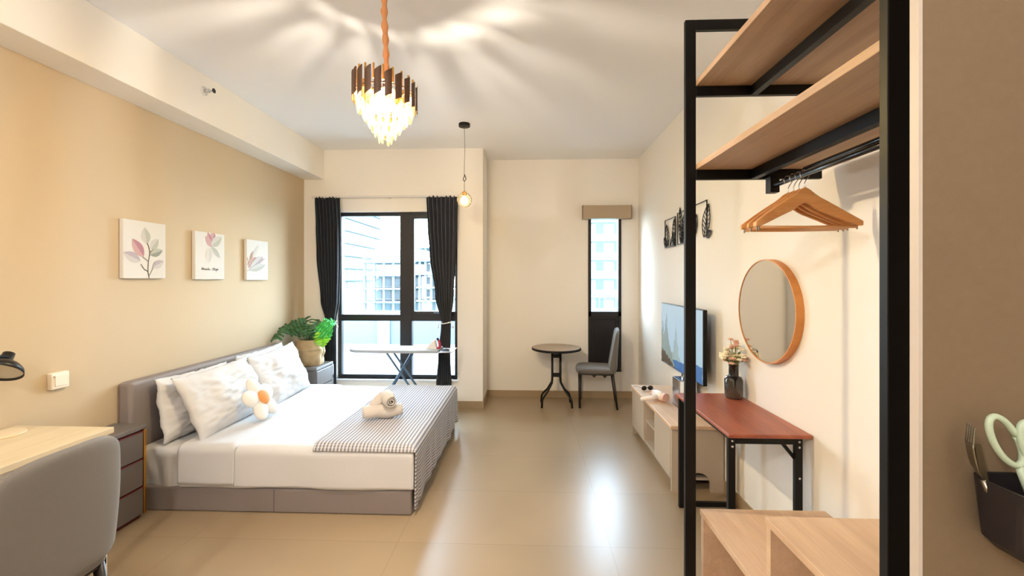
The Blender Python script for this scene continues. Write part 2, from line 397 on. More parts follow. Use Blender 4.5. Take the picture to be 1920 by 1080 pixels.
def drape(xa, xb, hx, y0, y1, hn, hf, ztop, zoff, amp, seed, rad=.05, wav=0, nx=110, ny=110, endlen=None, sag=None):
    """cloth lying on the mattress from xa to xb; hangs hx over the foot, hn over the near side, hf over the far side"""
    LX = (xb-xa)+hx; LY = hn+(y1-y0)+hf
    def edge(d, r):             # arc-length past a top edge -> (outwards, down)
        if d <= 0: return 0., 0.
        q = r*PI/2
        if d < q: a = d/r; return r*sin(a), r*(1-cos(a))
        return r, r+(d-q)
    def fn(u, v):
        s = u*LX; t = v*LY
        dx = s-(xb-xa-rad); ox, dz1 = edge(dx, rad)
        x = xa+min(s, xb-xa-rad)+ox
        ty = t-hn
        if ty < rad: oy, dz2 = edge(rad-ty, rad); y = y0+rad-oy
        elif ty > (y1-y0)-rad: oy, dz2 = edge(ty-(y1-y0-rad), rad); y = y1-rad+oy
        else: y = y0+ty; dz2 = 0
        hang = max(0, dz1-rad)
        if endlen and dz1 > rad: 
            k = endlen(v); dz1 = rad+(dz1-rad)*k
        dz = max(dz1, dz2); 
        nz = noise.noise(Vector((x*3.1, y*3.1, seed)))*amp+noise.noise(Vector((x*9, y*8, seed+4)))*amp*.35
        if dz1 > rad:
            x += wav*sin(y*31+seed)*min(1, hang*4)*.6+wav*noise.noise(Vector((y*9, 0, seed)))*min(1, hang*5)*1.4+nz*.3
        if dz2 > rad: 
            hh = min(1, (dz2-rad)*6); sgn = -1 if ty < rad else 1
            y += sgn*(abs(nz)*.6*hh+.004*hh*(1+sin(x*11+seed)))
        z = ztop-dz+(nz if dz < .01 else nz*.2)
        return (x, y, z+zoff)
    return MB().grid(fn, nx, ny, uvfn=lambda u, v: (u*LX, v*LY))
dv = drape(-2.24, -.728, .235, 2.672, 4.268, .235, .235, .402, .012, .006, 2., .045)
def low(p):
    return (p[0], p[1], max(p[2], .162+.006*sin(p[0]*7)))
dv.v = [low(p) for p in dv.v]
tag(dv.build('duvet', M_SHEET, None, smooth=True, solid=.006, off=1), 'smooth white duvet spread over the bed and hanging over its sides', 'duvet')
fold = drape(-2.25, -1.87, 0, 2.662, 4.278, .225, .225, .402, .022, .005, 5., .045, nx=30, ny=110)
fold.v = [low(p) for p in fold.v]
fold.v = [(p[0]+.0, p[1], p[2]) for p in fold.v]
tag(fold.build('top_sheet', P('white_sheet', '#cbcbcc', .85, bump=.1, bscale=60), None, smooth=True, solid=.006, off=1), 'white sheet turned back over the duvet below the pillows', 'sheet')

def throw_mat():
    m = bpy.data.materials.new('waffle_throw'); m.use_nodes = True; n = m.node_tree; b = n.nodes['Principled BSDF']
    uv = n.nodes.new('ShaderNodeUVMap'); uv.uv_map = 'cloth'; s = n.nodes.new('ShaderNodeSeparateXYZ'); n.links.new(uv.outputs[0], s.inputs[0])
    def sn(out, per):
        a = n.nodes.new('ShaderNodeMath'); a.operation = 'MULTIPLY'; a.inputs[1].default_value = 2*PI/per
        c = n.nodes.new('ShaderNodeMath'); c.operation = 'SINE'; n.links.new(out, a.inputs[0]); n.links.new(a.outputs[0], c.inputs[0]); return c.outputs[0]
    a = sn(s.outputs['X'], .0235); c = sn(s.outputs['Y'], .0165)
    k = n.nodes.new('ShaderNodeMath'); k.operation = 'MULTIPLY_ADD'; k.inputs[1].default_value = .38
    n.links.new(c, k.inputs[0]); n.links.new(a, k.inputs[2])
    r = n.nodes.new('ShaderNodeValToRGB'); r.color_ramp.elements[0].position = .22; r.color_ramp.elements[1].position = .62
    r.color_ramp.elements[0].color = lin('#7c7b88'); r.color_ramp.elements[1].color = lin('#cdcbca')
    mr = n.nodes.new('ShaderNodeMapRange'); mr.inputs[1].default_value = -1.4; mr.inputs[2].default_value = 1.4
    n.links.new(k.outputs[0], mr.inputs[0]); n.links.new(mr.outputs[0], r.inputs[0]); n.links.new(r.outputs[0], b.inputs['Base Color'])
    bp = n.nodes.new('ShaderNodeBump'); bp.inputs['Strength'].default_value = .8; bp.inputs['Distance'].default_value = .006
    n.links.new(mr.outputs[0], bp.inputs['Height']); n.links.new(bp.outputs[0], b.inputs['Normal'])
    b.inputs['Roughness'].default_value = .9; return m
M_THROW = throw_mat()
th = drape(-1.37, -.712, .36, 2.672, 4.23, .018, .0, .402, .034, .007, 9., .05, wav=.012, nx=90, ny=120, endlen=lambda v: .93+.13*noise.noise(Vector((v*5, 0, 3)))+(.12 if v < .05 else 0))
tag(th.build('throw_blanket', M_THROW, None, smooth=True, solid=.008, off=1), 'grey and white ribbed waffle throw across the foot of the bed', 'blanket')

# pillows -------------------------------------------------
def pillow(name, label, c, w_, h_, t_, tilt, yaw=0, roll=0, seed=0, mat=None, group='white pillows leaning on the headboard'):
    """w along y, h up the lean, t thickness; tilt = lean back from vertical"""
    M = Matrix.Rotation(yaw, 3, 'Z') @ Matrix.Rotation(-tilt, 3, 'Y') @ Matrix.Rotation(roll, 3, 'X')
    mb = MB(); N = 44
    def side(sg):
        def fn(u, v):
            a = 2*u-1; b_ = 2*v-1
            k = max(0, (1-abs(a)**2.6))**.55*max(0, (1-abs(b_)**2.6))**.55
            pin = 1-.07*(1-abs(a)**2)*abs(b_)**2; pin2 = 1-.06*(1-abs(b_)**2)*abs(a)**2
            y = a*w_/2*pin2; z = b_*h_/2*pin
            x = sg*t_/2*k
            e = noise.noise(Vector((a*2.2+seed, b_*2.2, seed*1.7)))*.026+noise.noise(Vector((a*5+b_*4+seed, b_*8-a*3, seed)))*.018*k
            rad = abs(sin(math.atan2(b_, a)*9+seed))*.014*(abs(a*b_))**.7   # creases running to the corners
            x += e*.9+sg*rad*k
            fr = .009*noise.noise(Vector((a*7+seed, b_*7, 2.)))*(max(abs(a), abs(b_)) > .97)
            p = M @ Vector((x+fr, y, z+fr)); return (p.x, p.y, p.z)
        return fn
    mb.grid(side(1), N, N); mb.grid(side(-1), N, N)
    o = mb.build(name, mat or M_SHEET, None, smooth=True, weld=True); o.location = c
    tag(o, label, 'pillow', group); return o
pillow('pillow', 'white pillow against the headboard nearest the dark bedside drawers', (-2.42, 3.05, .615), .68, .44, .13, .20, seed=1, roll=-.02)
pillow('pillow', 'white pillow against the headboard half hidden behind the far front pillow', (-2.42, 3.85, .635), .70, .45, .13, .20, seed=4, roll=.03)
pillow('pillow', 'big creased white pillow leaning in front, left of the flower cushion', (-2.26, 3.12, .63), .78, .47, .17, .42, seed=6.3, roll=.02)
pillow('pillow', 'creased white pillow leaning in front, right of the flower cushion near the plant', (-2.24, 3.80, .635), .72, .48, .16, .40, seed=9.1, roll=.05)

# daisy cushion
t = thing('flower_cushion', 'white daisy shaped plush cushion with orange centre leaning on the pillows', 'cushion', (-2.035, 3.17, .585))
Mr = Matrix.Rotation(-.5, 3, 'Y')
M_PL = P('plush_white', '#dad5cd', .95, bump=.5, bscale=350, sheen=.5); M_OR = P('plush_orange', '#d98f4c', .95, bump=.4, bscale=300, sheen=.4)
for k in range(5):
    a = 2*PI*k/5+.35; c = Mr @ Vector((0, .088*cos(a), .088*sin(a)))
    R = Mr @ Matrix.Rotation(a, 3, 'X')
    MB().ell(c, (.034, .088, .066), 20, 12, M=R).build('petal', M_PL, t, smooth=True)
c = Mr @ Vector((.034, 0, 0)); MB().ell(c, (.024, .052, .056), 20, 12, M=Mr).build('flower_centre', M_OR, t, smooth=True)

# towel folded into a roll bundle
t = thing('folded_towel', 'white hand towel rolled into a bundle on the striped throw', 'towel', (-1.095, 3.18, .447), rz=.12)
def roll(c, ln, r, ax, seed, turns=2.4, sq=.8, el=0.):
    mb = MB(); n = 60; Ma = Matrix.Rotation(ax, 3, 'Z') @ Matrix.Rotation(el, 3, 'Y')
    def fn(u, v):
        a = u*turns*2*PI+1; rr = r*(1-.75*u)
        s = (v-.5)*ln*(1-.12*u); wob = .008*noise.noise(Vector((u*6, v*4, seed)))
        taper = 1-.22*abs(2*v-1)**3
        p = Ma @ Vector((s, rr*cos(a)*taper+wob, rr*sin(a)*sq*taper+wob))
        return (c[0]+p.x, c[1]+p.y, c[2]+p.z)
    return mb.grid(fn, n*2, 16)
M_TOW = P('towel_terry', '#cdc3b8', .95, bump=.9, bscale=500, sheen=.4)
roll((0, 0, .052), .29, .062, .22, 1, sq=.85).build('lower_roll', M_TOW, t, smooth=True, solid=.008)
roll((.045, -.01, .145), .15, .052, -1.05, 3, 2.6, 1, el=.1).build('upper_roll', M_TOW, t, smooth=True, solid=.007)
roll((-.045, .02, .115), .15, .042, .5, 5, 1.6, .8, el=-.75).build('upright_fold', M_TOW, t, smooth=True, solid=.007)

# ---------------------------------------------------------------- nightstands
def nightstand(label, x0, x1, y0, y1, h, edge):
    t = thing('nightstand', label, 'nightstand', (x0, y0, 0), group='grey three drawer nightstands'); X = x1-x0; Y = y1-y0
    bx(0, X-.02, 0, Y, 0.02, h-.03).build('carcass', M_NIGHT, t, bevel=.004)
    bx(0, X, -.004, Y+.004, h-.028, h).build('top', P('nightstand_top', '#6d6764', .35), t, bevel=.004)
    bx(0.02, X-.03, .01, Y-.01, 0, .02).build('plinth', M_RED, t)
    dh = (h-.065)/3
    for k in range(3):
        z = .03+k*dh
        d = bx(X-.02, X+.002, .008, Y-.022, z+.004, z+dh-.007).build('drawer', M_NIGHT, t, bevel=.003)
        bx(X-.012, X+.004, .008, Y-.022, z+dh-.008, z+dh-.001).build('finger_pull', edge, d)
    bx(X-.018, X+.006, Y-.02, Y-.002, .03, h-.03).build('corner_trim', M_GOLD if edge == M_RED else M_CHROME, t, bevel=.002)
    return t
nightstand('dark grey nightstand with burgundy seams between bed and wooden desk', -2.615, -2.405, 2.14, 2.60, .585, M_RED)
nightstand('grey nightstand with chrome edge under the potted plant', -2.615, -2.19, 4.345, 4.72, .57, M_CHROME)

# ---------------------------------------------------------------- plant in a paper basket
t = thing('potted_plant', 'monstera plant in a crumpled tan paper bag pot on the far nightstand', 'plant', (-2.36, 4.53, .57))
def bag(u, v):
    a = 2*PI*u; r = .125+.018*sin(PI*v)*1.0+.020*noise.noise(Vector((cos(a)*2.5, sin(a)*2.5, v*5)))+(.006*sin(a*9) if v > .8 else 0)
    if .60 < v < .68: r += .008
    return (r*cos(a), r*sin(a), v*.275)
mb = MB().grid(bag, 48, 26); mb.lathe([(.001, .002), (.12, .002)], n=48)
mb.build('paper_pot', P('kraft_paper', '#a88f6a', .8, bump=1., bscale=40, var=.08, vscale=14), t, smooth=True, solid=.004)
MB().lathe([(.001, .235), (.128, .235), (.128, .24), (.001, .245)], n=32).build('soil', P('soil', '#3a2b1f', .95, bump=.8, bscale=90), t)
M_LEAF = P('leaf_dark', '#2f5a2c', .45, var=.25, vscale=25); M_LEAFB = P('leaf_sunlit', '#38b04a', .4, var=.12, vscale=20); M_LEAFY = P('leaf_sunlit_lime', '#86c92e', .4, var=.12, vscale=20)  # bright and lime greens carry sunlight in the leaf colour
def leaf(base, tip, size, mat, nrm=(0, -.3, 1), droop=.25):
    base = Vector(base); tip = Vector(tip); d = (tip-base).normalized()
    n_ = Vector(nrm); n_ = (n_-d*n_.dot(d)).normalized(); s_ = d.cross(n_)
    mb = MB()
    # stalk from the pot
    p0 = Vector((base.x*.15, base.y*.15, .23)); mid = (p0+base)/2+Vector((0, 0, .05))
    pts = [(1-q)**2*p0+2*q*(1-q)*mid+q*q*base for q in [i/8 for i in range(9)]]
    stalk = MB().tube(pts, .0035, 6)
    # heart shaped blade cut into fingers on both sides
    for sg in (-1, 1):
        nf = 6
        for k in range(nf):
            t0 = k/nf; t1 = (k+.84)/nf; t2 = (k+1)/nf
            def wid(q): return .58*size*(sin(PI*min(1, q*.93+.10))**.65)
            back = lambda q: -.16*size*(1-q)
            rows = []
            for qi in range(3):
                row = []
                for e in (0, .35, .7, 1.0 if qi == 1 else .93):
                    q = t0 if qi == 0 else ((t2 if e <= .35 else t1) if qi == 2 else (t0+t1)/2)
                    off = wid(q)*e
                    p = base+d*(q*size+e*size*.10+back(q)*e)+s_*sg*off-n_*(droop*off*off/size+droop*.5*(q*size)**2/size)+n_*.02*e*sin(k*2.+sg)
                    row.append(p)
                rows.append(row)
            v = [p for r in rows for p in r]; f = []
            for i in range(2):
                for j in range(3): a = i*4+j; f.append((a, a+1, a+5, a+4))
            mb.add(v, f)
    mb.tube([base, base+d*size*.5-n_*droop*.125*size, base+d*size*.95-n_*droop*.47*size], [.003, .002, .001], 5)
    mb.v = [(max(-.235, a), b_, c_) for a, b_, c_ in mb.v]
    lf = mb.build('leaf', mat, t, smooth=True, solid=.0012)
    stalk.build('stalk', M_LEAF, lf, smooth=True)
# (base, tip) relative to the pot
leaf((-.17, -.20, .40), (-.26, -.36, .30), .17, M_LEAF, (-.3, -.9, .6))
leaf((-.08, -.08, .43), (-.16, -.16, .40), .17, M_LEAF, (-.2, -.9, .5))
leaf((.0, -.06, .45), (-.10, -.14, .40), .19, M_LEAF, (.1, -1, .35))
leaf((.01, -.06, .44), (.05, -.18, .34), .16, M_LEAF, (.2, -1, .5))
leaf((-.06, .0, .43), (-.12, .08, .47), .17, M_LEAF, (.1, -.9, .4))
leaf((.03, .05, .42), (.02, .16, .46), .15, M_LEAF, (.3, -.9, .5))
leaf((.05, -.03, .40), (.11, -.1, .30), .13, M_LEAF, (.3, -1, .3))
leaf((.12, -.05, .43), (.22, -.09, .38), .19, M_LEAFB, (.1, -1, .4))
leaf((.16, -.08, .36), (.20, -.11, .22), .15, M_LEAFY, (.2, -1, .2))
leaf((.12, .05, .43), (.2, .12, .45), .13, M_LEAFB, (.1, -.8, .5))

# ---------------------------------------------------------------- canvases on the left wall
M_CANV = P('canvas_white', '#d2cfca', .8)
cols = [P('print_'+n, c, .85) for n, c in (('blush', '#bd9a9b'), ('rose', '#ab7c88'), ('sage', '#aeb0a6'), ('greygreen', '#8b8f86'), ('mist', '#c0bdba'), ('twig', '#4a4040'), ('tan', '#a98a76'), ('lilac', '#aea4ac'), ('cream', '#ccc8c0'))]
def canvas(label, y0, y1, z0, z1, motif):
    t = thing('canvas_print', label, 'picture', (XL, (y0+y1)/2, (z0+z1)/2), group='three botanical canvases on the beige wall')
    W, Hh = (y1-y0), (z1-z0)
    bx(.004, .032, -W/2, W/2, -Hh/2, Hh/2).build('stretched_canvas', M_CANV, t, bevel=.003)
    mb = MB(); lay = [0]
    def pt(a, b_): return (.0322+.0002*lay[0], (a-.5)*W, (b_-.5)*Hh)
    def lf(cx, cy, ln, wd, ang, mi, mi2=None):
        lay[0] += 1; n = 12; up = []; dn = []
        for i in range(n+1):
            q = i/n; hw = wd*sin(PI*q)**.8*(1-.25*q)
            up.append((q*ln, hw)); dn.append((q*ln, -hw))
        for pl, m in ((up+[(ln, 0), (0, 0)], mi), (dn+[(ln, 0), (0, 0)], mi2 if mi2 is not None else mi)):
            P_ = [(max(.0, min(1., cx+(a*cos(ang)-b_*sin(ang)))), max(0., min(1., cy+(a*sin(ang)+b_*cos(ang))*W/Hh))) for a, b_ in pl]
            mb.add([pt(*p) for p in P_], [tuple(range(len(P_)))], m)
    def st(pts, r=.006, mi=5):
        lay[0] += 1
        for (a, b_), (c_, d_) in zip(pts, pts[1:]):
            l = math.hypot(c_-a, d_-b_) or 1; nx, ny = -(d_-b_)/l*r, (c_-a)/l*r
            mb.add([pt(a+nx, b_+ny), pt(a-nx, b_-ny), pt(c_-nx, d_-ny), pt(c_+nx, d_+ny)], [(0, 1, 2, 3)], mi)
    motif(lf, st); mb.build('botanical_print', cols, t)
def m1(lf, st):
    lf(.53, .60, .36, .13, 1.75, 4, 2); lf(.62, .52, .30, .11, .9, 4, 2); lf(.45, .38, .44, .13, 2.2, 0, 1); lf(.38, .30, .42, .12, 2.75, 4, 7)
    lf(.60, .42, .34, .10, .35, 2, 3); lf(.66, .20, .32, .10, .45, 7, 4)
    st([(.58, .0), (.55, .12), (.56, .30), (.60, .47), (.56, .58), (.53, .62)], .009); st([(.56, .30), (.42, .38)], .005); st([(.60, .47), (.68, .52)], .005)
    st([(.56, .12), (.46, .16), (.38, .25)], .007); st([(.58, .05), (.64, .14), (.68, .20)], .006)
def m2(lf, st):
    lf(.5, .72, .42, .12, 1.25, 0, 1); lf(.52, .72, .36, .10, 1.9, 0, 1); lf(.55, .70, .34, .1, 2.3, 0, 0); lf(.52, .72, .46, .14, .6, 4, 2)
    lf(.52, .70, .42, .09, -.7, 2, 4); lf(.45, .68, .4, .12, -1.6, 4, 8); st([(.5, .72), (.62, .62), (.78, .48)], .005, 3)
    w_ = [(.20, .20), (.22, .25), (.24, .20), (.26, .245), (.29, .2), (.31, .225), (.33, .2), (.345, .225), (.36, .2), (.38, .225), (.395, .2), (.42, .205), (.425, .25), (.43, .2), (.45, .225), (.47, .2), (.49, .21)]
    st(w_, .006, 5); w2 = [(.61, .245), (.575, .235), (.58, .222), (.60, .21), (.59, .198), (.565, .2)]; st(w2, .006, 5)
    st([(.64, .25), (.64, .198), (.67, .2)], .006, 5); st([(.615, .23), (.665, .23)], .005, 5); st([(.68, .225), (.695, .2), (.715, .225), (.69, .16)], .006, 5)
    st([(.72, .198), (.735, .24), (.745, .2), (.775, .215)], .006, 5)
def m3(lf, st):
    lf(.05, .38, .52, .16, .35, 6, 6); lf(.12, .42, .48, .12, 1.0, 6, 0); lf(.3, .45, .5, .12, .25, 7, 0); lf(.05, .3, .45, .09, .8, 0, 6)
    lf(.08, .22, .80, .13, .62, 4, 7); lf(.15, .24, .75, .12, .25, 4, 2); lf(.25, .55, .5, .1, .95, 4, 8)
    st([(0, .22), (.2, .32), (.5, .42), (.85, .55)], .006, 3); st([(0, .55), (.06, .46), (.04, .36)], .015, 6)
canvas('canvas with pink and grey leaves on a twig, nearest the camera', 2.635, 2.955, 1.50, 1.885, m1)
canvas('canvas with pink petals at the top and handwriting below, middle one', 3.225, 3.545, 1.492, 1.872, m2)
canvas('canvas with tan and lilac leaves, nearest the window', 3.835, 4.155, 1.485, 1.862, m3)
t = thing('wall_socket', 'white square switch plate low on the beige wall above the desk', 'switch', (XL, 2.272, .935))
bx(0, .03, -.045, .045, -.045, .045).build('plate', P('switch_plastic', '#efe6d8', .4), t, bevel=.005)
bx(.03, .034, -.03, .03, -.03, .03).build('rocker', P('switch_plastic', '#efe6d8', .4), t, bevel=.002)
bx(.031, .0345, -.037, -.033, .02, .03).build('indicator', P('tiny_grey', '#9a8c7c', .4), t)

# sprinkler head on the beam
t = thing('sprinkler_head', 'small chrome sprinkler sticking out of the beam near the ceiling', 'sprinkler', (-2.38, 3.05, 2.878))
MB().lathe([(.03, 0), (.032, .004), (.012, .006)], axis='x', n=24).build('escutcheon', P('white_metal', '#d8d6d2', .4), t, smooth=True)
MB().lathe([(.011, .004), (.011, .03), (.014, .032), (.014, .04), (.008, .045)], axis='x', n=16).build('body', M_CHROME, t)
MB().tube([(.04, .012, 0), (.06, .01, 0), (.072, 0, 0), (.06, -.01, 0), (.04, -.012, 0)], .003, 6).build('yoke', M_CHROME, t)
MB().lathe([(.004, .072), (.018, .074), (.018, .076)], axis='x', n=12).build('deflector', P('dark_metal', '#4a4846', .4, metal=1), t)

# ---------------------------------------------------------------- chandelier
CX, CY = -.70, 2.07
t = thing('chandelier', 'round chandelier of dark slanted blades around glowing crystal tiers', 'chandelier', (CX, CY, 3.0))
MB().lathe([(.06, 0), (.06, -.02), (.02, -.035)], n=32).build('ceiling_rose', M_GOLD, t, smooth=False)
def slv(u, v):
    a = 2*PI*u; z = -.03-v*.47
    r = .0135+.004*noise.noise(Vector((cos(a)*1.5, sin(a)*1.5, z*26)))+.003*sin(z*90)
    return (r*cos(a)+.006*sin(z*11), r*sin(a)+.005*cos(z*9), z)
MB().grid(slv, 16, 90).build('cord_sleeve', P('orange_fabric', '#c98a58', .8, bump=.6, bscale=120, var=.15, vscale=60), t, smooth=True)
R0 = .152
mb = MB()
mb.tube([(R0*.93*cos(a*PI/24), R0*.93*sin(a*PI/24), -.60) for a in range(49)], .003, 6)
for a in range(4): mb.tube([(0, 0, -.59), (R0*.93*cos(a*PI/2), R0*.93*sin(a*PI/2), -.60)], .003, 6)
mb.tube([(0, 0, -.49), (0, 0, -.62)], .012, 12)
mb.tube([(.10*cos(a*PI/24), .10*sin(a*PI/24), -.67) for a in range(49)], .003, 6)
mb.tube([(.065*cos(a*PI/24), .065*sin(a*PI/24), -.72) for a in range(49)], .003, 6)
mb.tube([(0, 0, -.6), (0, 0, -.72)], .004, 8)
mb.lathe([(.001, -.596), (.085, -.596), (.085, -.602), (.001, -.602)], n=32)  # top plate added to block upward light, so rays escape around its rim
mb.build('metal_frame', P('dark_gold', '#5b4326', .35, metal=.8), t)
M_BLADE = P('bronze_blade', '#553a28', .42, metal=.25); M_CRY = clear('crystal', '#fff3c4', .34, .10, .04)
NB = 20
for k in range(NB):
    a = 2*PI*k/NB+.1; zt = -.525-.020*cos(a); zb = zt-.125
    wd = .0165; mb = MB(); n = 6
    prof = [(-wd+2*wd*i/n, .004*(1-(2*i/n-1)**2)) for i in range(n+1)]
    def pos(s, r, z): return ((R0+r)*cos(a)-s*sin(a), (R0+r)*sin(a)+s*cos(a), z)
    v = []; 
    for s, r in prof:
        cut = .022*((s+wd)/(2*wd))
        v += [pos(s, r, zt-.022+cut), pos(s, r-.003, zt-.022+cut), pos(s, r-.003, zb-.012+cut*.9), pos(s, r, zb-.012+cut*.9)]
    f = []
    for i in range(n):
        q = i*4
        for j in range(4): f.append((q+j, q+4+j, q+4+(j+1) % 4, q+(j+1) % 4))
    f += [(0, 1, 2, 3), (n*4+3, n*4+2, n*4+1, n*4)]
    mb.add(v, f); mb.build('blade', M_BLADE, t)
for k in range(NB):
    a = 2*PI*(k+.5)/NB+.1; zt = -.512-.020*cos(a)
    MB().tube([((R0-.014)*cos(a), (R0-.014)*sin(a), zt), ((R0-.014)*cos(a), (R0-.014)*sin(a), zt-.07)], .005, 8).build('gold_rod', M_GOLD, t)
def tier(n, r, zt, ln, w=.010, ph=0, tilt=0.0):
    for k in range(n):
        a = 2*PI*k/n+ph; z1 = zt-.012*cos(a)*(r/R0); z0_ = z1-ln-random.uniform(-.006, .006)
        mb = MB(); hexa = [(w*cos(q*PI/3), w*.6*sin(q*PI/3)) for q in range(6)]; v = []
        for z, sc_, dr in ((z1, .5, 0), (z1-.006, 1, 0), (z0_+.012, 1, -tilt), (z0_, .25, -tilt)):
            for x_, y_ in hexa:
                rr = r+dr+y_*sc_; v.append((rr*cos(a)-x_*sc_*sin(a), rr*sin(a)+x_*sc_*cos(a), z))
        f = [(5, 4, 3, 2, 1, 0), tuple(range(18, 24))]+[(j*6+q, j*6+(q+1) % 6, (j+1)*6+(q+1) % 6, (j+1)*6+q) for j in range(3) for q in range(6)]
        mb.add(v, f).build('crystal', M_CRY, t)
tier(24, .138, -.615, .095, .0095, .05, .012)
tier(20, .112, -.65, .095, .010, .1, .012)
tier(14, .082, -.705, .075, .010, .2, .01)
tier(10, .055, -.75, .06, .010, 0, .005)
tier(6, .028, -.785, .055, .009, .3)
M_BULB = emis('bulb_glow', '#ffd98c', 9)
for k in range(5):
    a = 2*PI*k/5+.5; x_, y_ = .062*cos(a), .062*sin(a)
    bl = MB().ell((x_, y_, -.668), (.017, .017, .032), 14, 10).build('bulb', M_BULB, t, smooth=True)
    MB().tube([(x_, y_, -.60), (x_, y_, -.642)], .009, 10).build('socket', M_GOLD, bl)
light('chandelier_glow', 'POINT', (CX, CY, 3-.69), CHAND, (1, .88, .72), shadow_soft_size=.03)

# pendant
PX, PY = -.617, 4.12
t = thing('pendant_lamp', 'small clear glass globe pendant with lit bulb beside the right curtain', 'pendant lamp', (PX, PY, 3.0))
MB().lathe([(.055, 0), (.055, -.028), (.01, -.034)], n=32).build('ceiling_rose', M_BLACK, t)
MB().tube([(0, 0, -.03), (.004, 0, -.25), (-.002, 0, -.5)], .0025, 6).tube([(0, 0, -.55), (0, 0, -.66)], .0025, 6).build('cord', P('cord_grey', '#5a534c', .6), t)
MB().tube([(0, 0, -.50), (.012, .0, -.515), (.014, 0, -.54), (.0, 0, -.56), (-.012, 0, -.545), (-.006, 0, -.52), (.006, .003, -.50), (0, 0, -.49)], .004, 8).build('cord_knot', M_BLACK, t, smooth=True)
MB().lathe([(.012, -.655), (.022, -.665), (.022, -.70), (.014, -.705)], n=20).build('lamp_holder', M_GOLD, t)
MB().ell((0, 0, -.74), (.073, .073, .073), 32, 20).build('glass_globe', clear('globe_glass', '#fff8ec', .12, .03), t, smooth=True)
MB().ell((0, 0, -.745), (.034, .034, .040), 16, 12).build('bulb', emis('pendant_glow', '#ffdca0', 30), t, smooth=True)
light('pendant_glow', 'POINT', (PX, PY, 3-.745), PEND, (1, .74, .45), shadow_soft_size=.035)
# globe lamps added out of view behind the camera as fill light
for lx, ly, lb, pw in ((1.0, -.75, 'added white globe fill lamp, unseen behind the camera near the right wall', .07), (-1.3, -.9, 'added white globe fill lamp, unseen behind the camera near the left wall', 1.0)):
    t = thing('fill_lamp', lb, 'fill lamp', (lx, ly, 3.0))
    MB().lathe([(.10, 0), (.10, -.03), (.02, -.04)], n=32).build('ceiling_rose', P('white_metal', '#d8d6d2', .4), t)
    MB().tube([(0, 0, -.03), (0, 0, -.22)], .006, 8).build('stem', P('white_metal', '#d8d6d2', .4), t)
    MB().ell((0, 0, -.34), (.13, .13, .12), 28, 16).build('globe', clear('opal_globe', '#ffffff', .1, .2), t, smooth=True)
    light('fill_lamp_glow', 'POINT', (lx, ly, 2.66), FILL*pw, (1, .96, .92), shadow_soft_size=.11)

# ---------------------------------------------------------------- curtains
M_CURT = P('navy_curtain', '#131824', .75, bump=.2, bscale=500, sheen=.15)
def lerp_k(z, ks):
    for (a, va), (b_, vb) in zip(ks, ks[1:]):
        if z <= b_:
            q = (z-a)/(b_-a); q = q*q*(3-2*q); return va+(vb-va)*q
    return ks[-1][1]
def curtain(label, tl, nm='curtain'):
    # tl: list of (z, xleft, xright)
    kl = [(z, a) for z, a, b_ in tl]; kr = [(z, b_) for z, a, b_ in tl]; zt = tl[-1][0]; zb = tl[0][0]
    t = thing(nm, label, 'curtain', ((tl[-1][1]+tl[-1][2])/2, YW-.09, zb), group='navy curtains tied back at the big window'); ox = t.location.x
    def fn(u, v):
        z = zb+(zt-zb)*v; a = lerp_k(z, kl); b_ = lerp_k(z, kr); w_ = b_-a
        am = .018+.010*min(1, w_/.3); 
        y = am*sin(u*2*PI*7.5+.5*sin(z*3))+.006*noise.noise(Vector((u*8, z*2, 3)))
        x = a+w_*u
        return (x-ox, y, z-zb+(.008*sin(u*60) if v == 1 else 0))
    MB().grid(fn, 150, 70).build('drape', M_CURT, t, smooth=True, solid=.003)
    MB().grid(lambda u, v: fn(u, .965+.035*v)[0:1]+(fn(u, .965+.035*v)[1]-.004,)+fn(u, .965+.035*v)[2:], 150, 2).build('heading_tape', M_CURT, t, smooth=True)
    return t, ox, zb
M_TIE = P('tie_cord_white', '#e8e8ea', .6)
def tie(t, ox, zb, xa, xb, z, tails):
    n = 24; cx = (xa+xb)/2-ox; rx = (xb-xa)/2+.008
    pts = [(cx+rx*cos(2*PI*k/n), .038*sin(2*PI*k/n), z-zb+.012*sin(2*PI*k/n+1)) for k in range(n+1)]
    o = MB().tube(pts, .006, 8).build('tieback', M_TIE, t, smooth=True)
    m_ = MB()
    for s in tails:
        e = (cx+s*(rx+.02), -.03, z-zb-.05); m_.tube([(cx+s*rx*.5, -.04, z-zb+.01), (cx+s*rx*1.1, -.04, z-zb-.005), e], .004, 6).ell(e, (.013, .013, .015), 10, 8)
    m_.build('tassel_ball', M_TIE, o, smooth=True)
c, ox, zb = curtain('navy curtain tied back at the left of the big window', [(.28, -2.34, -2.195), (.6, -2.335, -2.195), (1.0, -2.32, -2.20), (1.25, -2.375, -2.165), (1.8, -2.42, -2.15), (2.1, -2.435, -2.145), (2.425, -2.45, -2.155)])
tie(c, ox, zb, -2.32, -2.20, 1.0, (1,))
c, ox, zb = curtain('navy curtain tied back at the right of the big window beside the pendant', [(.28, -1.045, -.865), (.6, -1.02, -.88), (1.0, -.985, -.875), (1.3, -1.05, -.845), (1.8, -1.115, -.815), (2.1, -1.14, -.80), (2.43, -1.155, -.79)])
tie(c, ox, zb, -.985, -.875, 1.0, (-1, 1))
t = thing('curtain_rail', 'slim white curtain rail above the big window', 'curtain rail', (-1.6, YW-.09, 2.425))
bx(-.88, .84, -.012, .012, 0, .02).build('rail', P('rail_white', '#d8d2cc', .5), t)
for x_ in (-.8, 0, .78): bx(x_-.012, x_+.012, .0, .085, .002, .018).build('bracket', P('rail_white', '#d8d2cc', .5), t)

